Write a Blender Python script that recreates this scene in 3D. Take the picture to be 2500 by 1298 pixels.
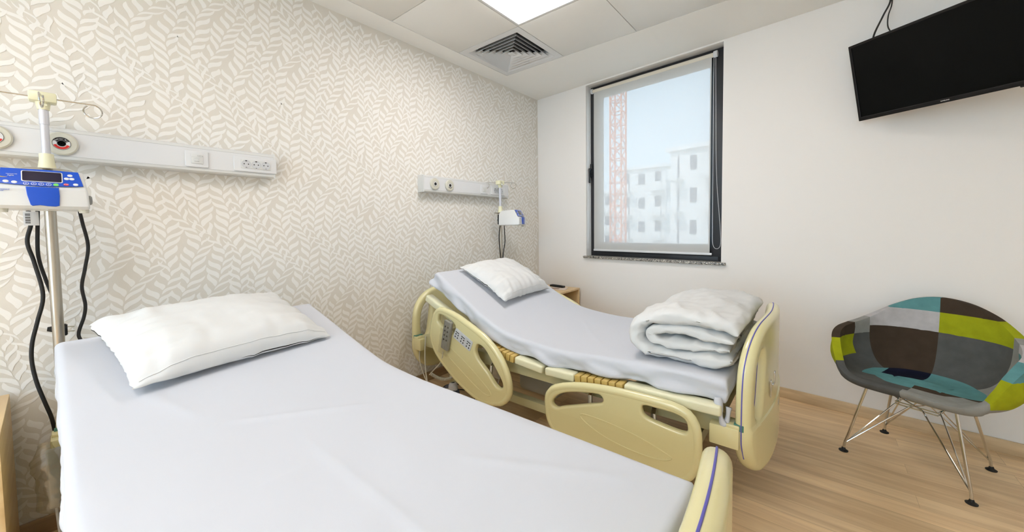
import bpy, bmesh, math, random
from mathutils import Vector, Matrix, noise

# ------------------------------------------------------------------ scene, camera, world, light
for o in list(bpy.data.objects): bpy.data.objects.remove(o)
S = bpy.context.scene
C = S.collection
W, Hh = 2500, 1298
CAM = Vector((2.409, -3.4303, 1.2082)); YAW, PITCH, ROLL = -0.6830, -0.0453, -0.0128
F, PPY = 923.12, 597.75
cd = bpy.data.cameras.new('camera'); cam = bpy.data.objects.new('camera', cd); C.objects.link(cam)
f_ = Vector((math.sin(YAW)*math.cos(PITCH), math.cos(YAW)*math.cos(PITCH), math.sin(PITCH)))
r_ = Vector((math.cos(YAW), -math.sin(YAW), 0)); u_ = r_.cross(f_)
c_, s_ = math.cos(ROLL), math.sin(ROLL)
R_ = c_*r_ + s_*u_; U_ = -s_*r_ + c_*u_
m = Matrix((R_, U_, -f_)).transposed().to_4x4(); m.translation = CAM
cam.matrix_world = m
cd.sensor_fit = 'HORIZONTAL'; cd.sensor_width = 36; cd.lens = F/W*36
cd.shift_y = -(Hh/2-PPY)/W; cd.clip_start = .02; cd.clip_end = 500
S.camera = cam
S.view_settings.view_transform = 'Standard'; S.view_settings.look = 'None'
S.view_settings.gamma = 1; S.view_settings.use_curve_mapping = False
S.view_settings.exposure = 0.70
LIGHT_E = 11.0          # radiance of the ceiling light diffusers
SKY_E = 5.0
wd = bpy.data.worlds.new('sky'); S.world = wd; wd.use_nodes = True
nt = wd.node_tree; bg = nt.nodes['Background']
tc = nt.nodes.new('ShaderNodeTexCoord'); sp = nt.nodes.new('ShaderNodeSeparateXYZ')
cr = nt.nodes.new('ShaderNodeValToRGB')
nt.links.new(tc.outputs['Generated'], sp.inputs[0]); nt.links.new(sp.outputs['Z'], cr.inputs[0])
cr.color_ramp.elements[0].color = (.64, .84, 1, 1); cr.color_ramp.elements[0].position = 0
cr.color_ramp.elements[1].color = (.52, .76, 1, 1); cr.color_ramp.elements[1].position = .6
nt.links.new(cr.outputs[0], bg.inputs[0]); bg.inputs[1].default_value = SKY_E
sl = bpy.data.lights.new('sun', 'SUN'); sun = bpy.data.objects.new('sun', sl); C.objects.link(sun)
sl.energy = 8; sl.color = (1, .93, .85); sl.angle = math.radians(2)
sun.rotation_euler = Vector((.25, .6, -.76)).to_track_quat('-Z', 'Y').to_euler()

H = 2.5898
WA = -0.0991
WU = Vector((math.cos(WA), math.sin(WA), 0)); WN = Vector((math.sin(WA), -math.cos(WA), 0))

# ------------------------------------------------------------------ materials
MATS = {}
def srgb(c):
    return tuple(((v/255)/12.92 if v/255 <= .04045 else ((v/255+.055)/1.055)**2.4) for v in c)
def mat(name, col, rough=.5, metal=0, bump=0, bscale=200, var=0, vscale=8, spec=.5, emit=None, coat=0, trans=0, alpha=1):
    if name in MATS: return MATS[name]
    M = bpy.data.materials.new(name); M.use_nodes = True; t = M.node_tree; b = t.nodes['Principled BSDF']
    c = (*srgb(col), 1); b.inputs['Base Color'].default_value = c
    b.inputs['Roughness'].default_value = rough; b.inputs['Metallic'].default_value = metal
    b.inputs['Specular IOR Level'].default_value = spec; b.inputs['Coat Weight'].default_value = coat
    b.inputs['Coat Roughness'].default_value = .15
    b.inputs['Transmission Weight'].default_value = trans; b.inputs['Alpha'].default_value = alpha
    tcn = t.nodes.new('ShaderNodeTexCoord')
    nz = t.nodes.new('ShaderNodeTexNoise'); t.links.new(tcn.outputs['Object'], nz.inputs['Vector'])
    nz.inputs['Scale'].default_value = vscale; nz.inputs['Detail'].default_value = 4
    mx = t.nodes.new('ShaderNodeMix'); mx.data_type = 'RGBA'; mx.blend_type = 'MULTIPLY'
    rp = t.nodes.new('ShaderNodeMapRange'); rp.inputs[3].default_value = 1-var; rp.inputs[4].default_value = 1+var*.6
    t.links.new(nz.outputs[0], rp.inputs[0]); mx.inputs[0].default_value = 1
    mx.inputs[6].default_value = c; t.links.new(rp.outputs[0], mx.inputs[7]); t.links.new(mx.outputs[2], b.inputs['Base Color'])
    if bump:
        n2 = t.nodes.new('ShaderNodeTexNoise'); n2.inputs['Scale'].default_value = bscale
        t.links.new(tcn.outputs['Object'], n2.inputs['Vector'])
        bp = t.nodes.new('ShaderNodeBump'); bp.inputs['Strength'].default_value = bump; bp.inputs['Distance'].default_value = .002
        t.links.new(n2.outputs[0], bp.inputs['Height']); t.links.new(bp.outputs[0], b.inputs['Normal'])
    if emit:
        b.inputs['Emission Color'].default_value = (*emit[0], 1); b.inputs['Emission Strength'].default_value = emit[1]
    MATS[name] = M; return M
def wood(name, c1, c2, axis=0, scale=1., planks=None, rough=.45):
    M = bpy.data.materials.new(name); M.use_nodes = True; t = M.node_tree; b = t.nodes['Principled BSDF']
    L = t.links; tcn = t.nodes.new('ShaderNodeTexCoord'); mp = t.nodes.new('ShaderNodeMapping')
    L.new(tcn.outputs['Object'], mp.inputs[0])
    sc = [28*scale]*3; sc[axis] = 2.2*scale; mp.inputs['Scale'].default_value = sc
    nz = t.nodes.new('ShaderNodeTexNoise'); nz.inputs['Scale'].default_value = 1; nz.inputs['Detail'].default_value = 6; nz.inputs['Distortion'].default_value = .5
    cr = t.nodes.new('ShaderNodeValToRGB'); cr.color_ramp.elements[0].position = .32; cr.color_ramp.elements[1].position = .68
    cr.color_ramp.elements[0].color = (*srgb(c1), 1); cr.color_ramp.elements[1].color = (*srgb(c2), 1)
    L.new(nz.outputs[0], cr.inputs[0]); out = cr.outputs[0]
    if planks:
        bk = t.nodes.new('ShaderNodeTexBrick'); L.new(tcn.outputs['Object'], bk.inputs['Vector'])
        bk.inputs['Scale'].default_value = 1; bk.inputs['Brick Width'].default_value = planks[0]; bk.inputs['Row Height'].default_value = planks[1]
        bk.inputs['Mortar Size'].default_value = .0007; bk.inputs['Mortar Smooth'].default_value = .3; bk.inputs['Bias'].default_value = 0
        bk.inputs['Color1'].default_value = (.84, .82, .80, 1); bk.inputs['Color2'].default_value = (1.1, 1.1, 1.1, 1)
        bk.inputs['Mortar'].default_value = (.62, .58, .53, 1); bk.offset = .37; bk.offset_frequency = 3
        ad = t.nodes.new('ShaderNodeMix'); ad.data_type = 'RGBA'; ad.blend_type = 'MULTIPLY'; ad.inputs[0].default_value = 1
        L.new(out, ad.inputs[6]); L.new(bk.outputs['Color'], ad.inputs[7]); out = ad.outputs[2]
        va = t.nodes.new('ShaderNodeVectorMath'); va.operation = 'MULTIPLY_ADD'; L.new(bk.outputs['Color'], va.inputs[0])
        va.inputs[1].default_value = (37, 11, 5); L.new(mp.outputs[0], va.inputs[2]); L.new(va.outputs[0], nz.inputs['Vector'])
        rp = t.nodes.new('ShaderNodeMapRange'); rp.inputs[3].default_value = rough-.08; rp.inputs[4].default_value = rough+.12
        L.new(nz.outputs[0], rp.inputs[0]); L.new(rp.outputs[0], b.inputs['Roughness'])
    else:
        L.new(mp.outputs[0], nz.inputs['Vector']); b.inputs['Roughness'].default_value = rough
    L.new(out, b.inputs['Base Color'])
    bp = t.nodes.new('ShaderNodeBump'); bp.inputs['Strength'].default_value = .08; bp.inputs['Distance'].default_value = .001
    L.new(nz.outputs[0], bp.inputs['Height']); L.new(bp.outputs[0], b.inputs['Normal'])
    return M
m_wall = mat('white_wall_paint', (240, 236, 231), .75, bump=.05, bscale=90)
m_wall2 = m_wall
m_paper = mat('wallpaper_ground', (222, 216, 205), .7, bump=.15, bscale=500, var=.03)
m_leaf = mat('wallpaper_leaf', (239, 236, 230), .6, bump=.1, bscale=500, var=.02)
m_ceil = mat('ceiling_paint', (242, 240, 235), .8)
m_tile = mat('ceiling_tile_paint', (234, 232, 227), .32, spec=.4)
m_gap = mat('dark_gap', (40, 40, 38), .9)
m_trunk = mat('white_enamel', (214, 214, 211), .3, spec=.5)
m_white = mat('white_plastic', (219, 219, 219), .3)
m_offwhite = mat('greyish_plastic', (206, 203, 188), .5)
m_black = mat('black_plastic', (16, 16, 17), .4)
m_dark = mat('socket_dark', (25, 22, 22), .6)
m_red = mat('red_label', (205, 40, 32), .5)
m_sheet = mat('white_cotton', (203, 205, 211), .85, bump=.1, bscale=900, spec=.2)
m_pillow = mat('white_pillow_cotton', (218, 218, 216), .85, bump=.1, bscale=900, spec=.2)
m_cream = mat('cream_plastic', (222, 213, 162), .25, spec=.6, coat=.35, bump=.02, bscale=300)
m_creamd = mat('cream_painted_steel', (196, 190, 148), .4, spec=.4)
m_creaml = mat('pale_cream_plastic', (228, 224, 190), .3)
m_tan = mat('tan_plastic', (200, 170, 96), .38)
m_grey = mat('grey_plastic', (150, 150, 146), .45)
m_lgrey = mat('light_grey_plastic', (202, 203, 205), .4)
m_violet = mat('violet_line', (96, 92, 175), .5)
m_steel = mat('brushed_steel', (190, 184, 172), .28, metal=1)
m_chrome = mat('chrome', (205, 203, 198), .12, metal=1)
m_alu = mat('matt_aluminium', (208, 208, 214), .4, metal=.5)
m_blue = mat('blue_plastic', (20, 78, 190), .3)
m_frame = mat('anthracite_window_paint', (38, 38, 41), .45)
m_granite = None
m_rubber = mat('black_rubber', (14, 14, 14), .6)
m_tyre = mat('grey_tyre', (70, 76, 92), .6)
m_teal = mat('green_plastic', (70, 120, 105), .4)
m_floor = wood('oak_laminate', (222, 187, 143), (250, 220, 176), 0, 1, (1.05, .0955), .42)
m_skirt = wood('oak_skirting', (200, 172, 134), (226, 200, 160), 0, 1)
m_cab = wood('beech_veneer', (214, 180, 130), (232, 202, 154), 0, .8, rough=.4)
m_conc = mat('far_concrete', (236, 234, 232), .9, var=.05)
m_glassdark = mat('far_glass', (60, 84, 112), .2)
m_crane = mat('crane_paint', (235, 110, 50), .6)
def granite():
    M = bpy.data.materials.new('speckled_granite'); M.use_nodes = True; t = M.node_tree; b = t.nodes['Principled BSDF']
    tcn = t.nodes.new('ShaderNodeTexCoord'); v = t.nodes.new('ShaderNodeTexVoronoi'); v.inputs['Scale'].default_value = 210
    t.links.new(tcn.outputs['Object'], v.inputs[0]); cr = t.nodes.new('ShaderNodeValToRGB')
    sx = t.nodes.new('ShaderNodeSeparateColor'); t.links.new(v.outputs['Color'], sx.inputs[0]); t.links.new(sx.outputs[0], cr.inputs[0])
    e = cr.color_ramp.elements; e[0].color = (.03, .03, .03, 1); e[1].color = (.72, .68, .6, 1); e[1].position = .75
    x = e.new(.25); x.color = (.25, .23, .2, 1); cr.color_ramp.interpolation = 'CONSTANT'
    t.links.new(cr.outputs[0], b.inputs['Base Color']); b.inputs['Roughness'].default_value = .35
    return M
m_granite = granite()
def emis(name, col, s):
    M = bpy.data.materials.new(name); M.use_nodes = True; t = M.node_tree
    b = t.nodes['Principled BSDF']; b.inputs['Base Color'].default_value = (.9, .9, .9, 1)
    b.inputs['Emission Color'].default_value = (*col, 1); b.inputs['Emission Strength'].default_value = s
    return M
m_light = emis('lit_diffuser', (1, .952, .935), LIGHT_E)
def clear(name, tint, rough=0., mixf=.85, gloss=True):
    M = bpy.data.materials.new(name); M.use_nodes = True; t = M.node_tree; t.nodes.remove(t.nodes['Principled BSDF'])
    o = t.nodes['Material Output']; a = t.nodes.new('ShaderNodeBsdfTransparent'); g = t.nodes.new('ShaderNodeBsdfGlossy')
    a.inputs[0].default_value = (*tint, 1); g.inputs['Roughness'].default_value = rough
    mx = t.nodes.new('ShaderNodeMixShader'); mx.inputs[0].default_value = 1-mixf
    t.links.new(a.outputs[0], mx.inputs[1]); t.links.new(g.outputs[0], mx.inputs[2]); t.links.new(mx.outputs[0], o.inputs[0])
    return M
m_glass = clear('window_glass', (.95, .962, .972), 0, .93)
m_film = clear('crinkled_clear_film', (.93, .93, .90), .25, .80)
m_acryl = clear('clear_acrylic', (.80, .80, .78), .08, .62)
def blindmat():
    M = bpy.data.materials.new('translucent_blind_fabric'); M.use_nodes = True; t = M.node_tree; t.nodes.remove(t.nodes['Principled BSDF'])
    L = t.links; o = t.nodes['Material Output']; a = t.nodes.new('ShaderNodeBsdfTransparent')
    d = t.nodes.new('ShaderNodeBsdfDiffuse'); tr = t.nodes.new('ShaderNodeBsdfTranslucent')
    d.inputs[0].default_value = (.58, .57, .54, 1); tr.inputs[0].default_value = (.80, .80, .78, 1); a.inputs[0].default_value = (.95, .98, 1, 1)
    m1 = t.nodes.new('ShaderNodeMixShader'); m1.inputs[0].default_value = .05; L.new(d.outputs[0], m1.inputs[1]); L.new(tr.outputs[0], m1.inputs[2])
    m2 = t.nodes.new('ShaderNodeMixShader'); m2.inputs[0].default_value = .058
    L.new(m1.outputs[0], m2.inputs[1]); L.new(a.outputs[0], m2.inputs[2]); L.new(m2.outputs[0], o.inputs[0])
    return M
m_blind = blindmat()

# ------------------------------------------------------------------ geometry helpers
def tag(o, label=None, cat=None, group=None, kind=None):
    if label: o['label'] = label
    if cat: o['category'] = cat
    if group: o['group'] = group
    if kind: o['kind'] = kind
    return o
def thing(name, label, cat, loc=(0, 0, 0), rz=0, group=None):
    o = bpy.data.objects.new(name, None); C.objects.link(o); o.empty_display_size = .1
    o.location = loc; o.rotation_euler = (0, 0, rz); return tag(o, label, cat, group)
class MB:
    def __init__(s): s.v = []; s.f = []; s.mi = []; s.sm = []
    def add(s, vs, fs, mi=0, smooth=False, M=None):
        n = len(s.v)
        s.v += [tuple(M @ Vector(v)) if M else tuple(v) for v in vs]
        s.f += [tuple(i+n for i in f) for f in fs]; s.mi += [mi]*len(fs); s.sm += [smooth]*len(fs); return s
    def me(s, mesh, mi=0, M=None, smooth=None):
        n = len(s.v)
        s.v += [tuple(M @ v.co) if M else tuple(v.co) for v in mesh.vertices]
        for p in mesh.polygons:
            s.f.append(tuple(i+n for i in p.vertices)); s.mi.append(mi); s.sm.append(p.use_smooth if smooth is None else smooth)
        return s
    def box(s, lo, hi, bev=0, mi=0, M=None, seg=2):
        bm = bmesh.new(); bmesh.ops.create_cube(bm, size=1)
        c = [(a+b)/2 for a, b in zip(lo, hi)]; d = [abs(b-a) for a, b in zip(lo, hi)]
        for v in bm.verts: v.co = Vector([c[i]+v.co[i]*d[i] for i in range(3)])
        if bev: bmesh.ops.bevel(bm, geom=bm.edges[:], offset=min(bev, min(d)*.49), segments=seg, profile=.5, affect='EDGES')
        s.bm(bm, mi, M, bool(bev) and seg > 1); return s
    def bm(s, bm, mi=0, M=None, smooth=False):
        bm.verts.ensure_lookup_table(); bm.verts.index_update()
        s.add([v.co.copy() for v in bm.verts], [[v.index for v in f.verts] for f in bm.faces], mi, smooth, M); bm.free(); return s
    def tube(s, pts, r, n=10, mi=0, cap=True, closed=False, M=None):
        pts = [Vector(p) for p in pts]; N = len(pts); rs = r if isinstance(r, (list, tuple)) else [r]*N
        vs = []; fs = []; up = None
        for i, p in enumerate(pts):
            if closed: t = (pts[(i+1) % N]-pts[i-1])
            else: t = pts[min(i+1, N-1)]-pts[max(i-1, 0)]
            t.normalize()
            if up is None:
                up = Vector((0, 0, 1)) if abs(t.z) < .9 else Vector((1, 0, 0))
            up = (up-t*up.dot(t)).normalized(); q = t.cross(up)
            for k in range(n):
                a = 2*math.pi*k/n; vs.append(p+(up*math.cos(a)+q*math.sin(a))*rs[i])
        for i in range(N if closed else N-1):
            j = (i+1) % N
            for k in range(n): fs.append((i*n+k, i*n+(k+1) % n, j*n+(k+1) % n, j*n+k))
        if cap and not closed: fs += [tuple(range(n))[::-1], tuple((N-1)*n+k for k in range(n))]
        s.add(vs, fs, mi, True, M); return s
    def lathe(s, prof, c=(0, 0, 0), n=32, mi=0, M=None, axis='z'):
        vs = []; fs = []
        for r, h in prof:
            for k in range(n):
                a = 2*math.pi*k/n; x, y = r*math.cos(a), r*math.sin(a)
                v = {'z': (x, y, h), 'x': (h, x, y), 'y': (y, h, x)}[axis]
                vs.append((v[0]+c[0], v[1]+c[1], v[2]+c[2]))
        for i in range(len(prof)-1):
            for k in range(n): fs.append((i*n+k, i*n+(k+1) % n, (i+1)*n+(k+1) % n, (i+1)*n+k))
        if prof[0][0] > 1e-6: fs.append(tuple(range(n))[::-1])
        if prof[-1][0] > 1e-6: fs.append(tuple((len(prof)-1)*n+k for k in range(n)))
        s.add(vs, fs, mi, True, M); return s
    def obj(s, name, mats, parent=None, sharp=35, off=None):
        me = bpy.data.meshes.new(name)
        vs = s.v if off is None else [(a-off[0], b-off[1], c-off[2]) for a, b, c in s.v]
        me.from_pydata(vs, [], s.f); me.validate(clean_customdata=False)
        mats = mats if isinstance(mats, (list, tuple)) else [mats]
        for M in mats: me.materials.append(M)
        if len(me.polygons) == len(s.f):
            me.polygons.foreach_set('material_index', s.mi); me.polygons.foreach_set('use_smooth', s.sm)
        bm = bmesh.new(); bm.from_mesh(me); bmesh.ops.recalc_face_normals(bm, faces=bm.faces[:])
        if sharp:
            a = math.radians(sharp)
            for e in bm.edges:
                if len(e.link_faces) == 2 and e.calc_face_angle(0) > a: e.smooth = False
        bm.to_mesh(me); bm.free()
        o = bpy.data.objects.new(name, me); C.objects.link(o); o.parent = parent; return o
def smoothpath(pts, k=6, closed=False):
    P = [Vector(p) for p in pts]; n = len(P); out = []
    for i in range(n if closed else n-1):
        a, b, c, d = (P[(i-1) % n], P[i], P[(i+1) % n], P[(i+2) % n]) if closed else (P[max(i-1, 0)], P[i], P[i+1], P[min(i+2, n-1)])
        for j in range(k):
            t = j/k; out.append(.5*((2*b)+(c-a)*t+(2*a-5*b+4*c-d)*t*t+(3*b-a-3*c+d)*t**3))
    if not closed: out.append(P[-1])
    return out
def plate(outlines, thick, bev=.004, smooth=4, res=2):
    """flat plate in XY, extruded in Z, with holes and rounded rims"""
    cu = bpy.data.curves.new('tmp', 'CURVE'); cu.dimensions = '2D'; cu.fill_mode = 'BOTH'
    for ol in outlines:
        pts = smoothpath([(a, b, 0) for a, b in ol], smooth, True) if smooth else [Vector((a, b, 0)) for a, b in ol]
        sp = cu.splines.new('POLY'); sp.points.add(len(pts)-1); sp.use_cyclic_u = True
        for q, p in zip(sp.points, pts): q.co = (p.x, p.y, 0, 1)
    cu.extrude = max(thick/2-bev, 1e-5); cu.bevel_depth = bev; cu.bevel_resolution = res; cu.offset = -bev
    o = bpy.data.objects.new('tmp', cu); C.objects.link(o)
    dg = bpy.context.evaluated_depsgraph_get(); me = bpy.data.meshes.new_from_object(o.evaluated_get(dg))
    bpy.data.objects.remove(o); bpy.data.curves.remove(cu)
    bm = bmesh.new(); bm.from_mesh(me); bmesh.ops.remove_doubles(bm, verts=bm.verts[:], dist=1e-5)
    bmesh.ops.recalc_face_normals(bm, faces=bm.faces[:]); bm.to_mesh(me); bm.free()
    for p in me.polygons: p.use_smooth = True
    return me
def textmesh(txt, size, ext=.0003):
    cu = bpy.data.curves.new('tmp', 'FONT'); cu.body = txt; cu.size = size; cu.align_x = 'CENTER'; cu.align_y = 'CENTER'; cu.extrude = ext
    o = bpy.data.objects.new('tmp', cu); C.objects.link(o)
    dg = bpy.context.evaluated_depsgraph_get(); me = bpy.data.meshes.new_from_object(o.evaluated_get(dg))
    bpy.data.objects.remove(o); return me
def frame(o, x, y, z):
    return Matrix(((x[0], y[0], z[0], o[0]), (x[1], y[1], z[1], o[1]), (x[2], y[2], z[2], o[2]), (0, 0, 0, 1)))
XZ = frame((0, 0, 0), (1, 0, 0), (0, 0, 1), (0, 1, 0))     # plate XY -> world x,z ; thickness along y
YZ = frame((0, 0, 0), (0, 1, 0), (0, 0, 1), (1, 0, 0))     # plate XY -> world y,z ; thickness along x
def T(x, y, z): return Matrix.Translation((x, y, z))
def rrect(x0, y0, x1, y1, r, n=5):
    out = []
    for cx, cy, a in ((x1-r, y1-r, 0), (x0+r, y1-r, 90), (x0+r, y0+r, 180), (x1-r, y0+r, 270)):
        for k in range(n+1):
            t = math.radians(a+90*k/n); out.append((cx+r*math.cos(t), cy+r*math.sin(t)))
    return out
def ell(cx, cy, rx, ry, n=28): return [(cx+rx*math.cos(2*math.pi*k/n), cy+ry*math.sin(2*math.pi*k/n)) for k in range(n)]
def lerp(xs, ys, x):
    if x <= xs[0]: return ys[0]+(ys[1]-ys[0])/(xs[1]-xs[0])*(x-xs[0])
    for i in range(len(xs)-1):
        if x <= xs[i+1]: return ys[i]+(ys[i+1]-ys[i])*(x-xs[i])/(xs[i+1]-xs[i])
    return ys[-1]
def nz(x, y, z=0): return noise.noise(Vector((x, y, z)))
def sstep(a, b, x):
    t = max(0, min(1, (x-a)/(b-a))); return t*t*(3-2*t)

# ------------------------------------------------------------------ room shell
XR, YF = 4.3, -6.2
b = MB().add([(-.2, YF-.2, 0), (XR+.2, YF-.2, 0), (XR+.2, .4, 0), (-.2, .4, 0), (-.2, YF-.2, -.15), (XR+.2, YF-.2, -.15), (XR+.2, .4, -.15), (-.2, .4, -.15)],
             [(0, 1, 2, 3), (7, 6, 5, 4), (0, 4, 5, 1), (1, 5, 6, 2), (2, 6, 7, 3), (3, 7, 4, 0)])
tag(b.obj('floor', m_floor), kind='structure')
# wallpapered wall with its printed leaves
b = MB().box((-.15, YF, -.01), (0, .16, H+.15))
random.seed(4)
SP = .094
def stem(k, z): return -4.6+k*SP+.020*math.sin(2*math.pi*z/.47+k*2.1)+.012*math.sin(2*math.pi*z/.21+k*1.3+1)+.040*math.sin(2*math.pi*z/.66+k*.22)+.006*nz(k*3.1, z*4)
nst = int(4.62/SP)+1
for k in range(nst):
    z = -.02+(k*.37 % 1)*.035
    side = 1
    while z < H:
        y0 = stem(k, z); ny = stem(k+side, z+.04) if 0 <= k+side else y0+side*SP
        reach = abs(ny-y0)*.5+.004; ang = .5+.5*math.sin(2*math.pi*z/.33+k*1.9)
        ln = .050+.020*ang+random.uniform(-.005, .006)
        dy = side*min(.060, max(.026, reach-.004+random.uniform(-.003, .004))); dz = ln
        slope = (stem(k, z+.02)-y0)
        base = (y0+side*.0030, z); tip = (y0+dy+slope/.02*dz*.75, z+dz)
        L_, R2 = [], []
        dxn, dzn = tip[0]-base[0], tip[1]-base[1]; ll = math.hypot(dxn, dzn)
        stl = math.hypot(slope, .02); sn = abs(dxn*.02-dzn*slope)/(ll*stl); wmax = min(.0128, .041*sn*.40)*random.uniform(.94, 1.03); px, pz = -dzn/ll, dxn/ll
        bow = side*.0075; lx = .0004+.00022*((k % 2)*2+(side > 0))
        for j in range(1, 8):
            t = j/8; s = math.sin(2*math.pi*t)*bow*.8
            w = wmax*(math.sin(math.pi*t**.9)**.62)*(1.05-.12*t)
            cx, cz = base[0]+dxn*t+px*s, base[1]+dzn*t+pz*s
            L_.append((cx+px*w, cz+pz*w)); R2.append((cx-px*w, cz-pz*w))
        ring = [base]+L_+[tip]+R2[::-1]
        if all(0 <= p[1] <= H-.001 and YF < p[0] < -.002 for p in ring):
            # strip triangulation keeps the s-shaped leaf clean
            vs = [(lx, *base)]+[(lx, *p) for p in L_]+[(lx, *p) for p in R2]+[(lx, *tip)]
            n = 7; fs = [(0, 1, 1+n)]+[(1+i, 2+i, 2+n+i, 1+n+i) for i in range(n-1)]+[(n, 2*n+1, 2*n)]
            b.add(vs, fs, 1)
        side = -side; z += .0205
o = b.obj('wall_left', [m_paper, m_leaf], sharp=0)
tag(o, kind='structure')
# window wall, skewed, with its opening
WL, WR, WZ0, WZ1 = .6206, 1.837, .925, 2.578
def ww(s, off, z): p = WU*s+WN*off; return (p.x, p.y, z)
MW = frame((0, 0, 0), WU, WN, (0, 0, 1))      # local: x along wall, y into the room, z up (left-handed is fine)
def wbox(b, s0, s1, o0, o1, z0, z1, mi=0, bev=0):
    return b.box((s0, o0, z0), (s1, o1, z1), bev, mi, MW)
b = MB()
wbox(b, -.16, WL, -.3, 0, -.01, H+.15); wbox(b, WR, XR+.3, -.3, 0, -.01, H+.15)
wbox(b, WL, WR, -.3, 0, -.01, WZ0-.02); wbox(b, WL, WR, -.3, 0, WZ1, H+.15)
tag(b.obj('wall_back', m_wall), kind='structure')
b = MB().box((XR, YF, -.01), (XR+.15, .1, H+.15)); tag(b.obj('wall_right', m_wall), kind='structure')
b = MB().box((-.15, YF-.15, -.01), (.6, YF, H+.15)).box((3.0, YF-.15, -.01), (XR+.15, YF, H+.15)).box((.6, YF-.15, -.01), (3.0, YF, .55)).box((.6, YF-.15, 2.45), (3.0, YF, H+.15))
tag(b.obj('wall_front', m_wall), kind='structure')
w2 = bpy.data.objects.new('added_fill_window', None); C.objects.link(w2); w2['kind'] = 'structure'  # unseen window added behind the camera to let in fill light
b = MB()
for a in (.6, 1.77, 2.94): b.box((a, YF-.11, .55), (a+.06, YF-.05, 2.45), .003)
for a in (.55, 2.39): b.box((.66, YF-.11, a), (2.94, YF-.05, a+.06), .003)
b.obj('frame', m_frame, w2)
MB().box((.66, YF-.085, .61), (2.94, YF-.08, 2.39)).obj('pane', m_glass, w2)
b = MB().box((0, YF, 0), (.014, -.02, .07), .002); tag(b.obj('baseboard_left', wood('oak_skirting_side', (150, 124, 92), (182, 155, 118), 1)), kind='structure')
b = MB(); wbox(b, .02, XR+.1, 0, .014, 0, .07, 0, .002); tag(b.obj('baseboard_back', m_skirt), kind='structure')
b = MB(); wbox(b, WL-.02, WR+.033, -.09, .03, WZ0-.022, WZ0-.002, 0, .002); tag(b.obj('trim_1', m_granite), kind='structure')
# ceiling: plasterboard border with a recessed grid field
GX, GY, G = .1728, -.7211, .6
NX, NY = 6, 8
gx1, gy1 = GX+NX*G, GY-NY*G
b = MB()
b.box((-.15, GY, H), (XR+.1, .25, H+.12)); b.box((-.15, YF, H), (GX, GY, H+.12))
b.box((gx1, YF, H), (XR+.1, GY, H+.12)); b.box((GX, YF, H), (gx1, gy1, H+.12))
tag(b.obj('ceiling', m_ceil), kind='structure')
b = MB().box((GX-.02, gy1-.02, H+.13), (gx1+.02, GY+.02, H+.15)); tag(b.obj('trim_2', m_gap), kind='structure')
LIGHTS = {(1, 1), (1, 7), (2, 5)}  # panel by the vent is seen; the others are added to brighten the room
tile_mesh = None
for i in range(NX):
    for j in range(NY):
        if (i, j) in LIGHTS or (i, j) == (0, 0): continue
        x0, y1 = GX+i*G, GY-j*G
        if not (i < 5 and j < 3) : 
            if (i+j) and False: continue
        if tile_mesh is None:
            bb = MB().box((0, -G, 0), (G, 0, .03)); bb.v = []; bb.f = []; bb.mi = []; bb.sm = []
            bb.box((.0022, -G+.0022, .0), (G-.0022, -.0022, .022), .0012)
            o = bb.obj('ceiling_tile', m_tile); tile_mesh = o.data
        else:
            o = bpy.data.objects.new('ceiling_tile', tile_mesh); C.objects.link(o)
        o.location = (x0, y1, H+.001)
        pos = {(0, 1): 'white metal ceiling tile beside the wallpaper, left of the lit panel', (1, 0): 'white metal ceiling tile between the air vent and the window side, with a dark gap along its edge',
               (2, 0): 'white metal ceiling tile nearest the window top',
               (0, 2): 'white metal ceiling tile at the top edge of the photo above the wallpaper'}
        if (i, j) in pos: tag(o, pos[(i, j)], 'ceiling tile', 'ceiling tiles around the lit panel')
        else: tag(o, 'plain white metal ceiling tile of the grid away from vent and lit panel', 'ceiling tile', 'outer ceiling tiles')
for n_, (i, j) in enumerate(sorted(LIGHTS)):
    x0, y1 = GX+i*G, GY-j*G
    t = thing('ceiling_light', 'square white lit ceiling panel next to the air vent' if (i, j) == (1, 1) else 'square white lit ceiling panel %s' % ('added out of view behind the camera to brighten the room' if i == 1 else 'added out of view left of the camera to brighten the room'), 'ceiling light', (x0+G/2, y1-G/2, H+.001))
    fr = MB()
    me = plate([rrect(-G/2+.0022, -G/2+.0022, G/2-.0022, G/2-.0022, .002, 1), rrect(-G/2+.02, -G/2+.02, G/2-.02, G/2-.02, .002, 1)], .012, .001, 0)
    fr.me(me, 0, T(0, 0, .006)); fr.obj('frame', m_white, t)
    MB().box((-G/2+.02, -G/2+.02, .004), (G/2-.02, G/2-.02, .008)).obj('diffuser', m_light, t)
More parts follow.
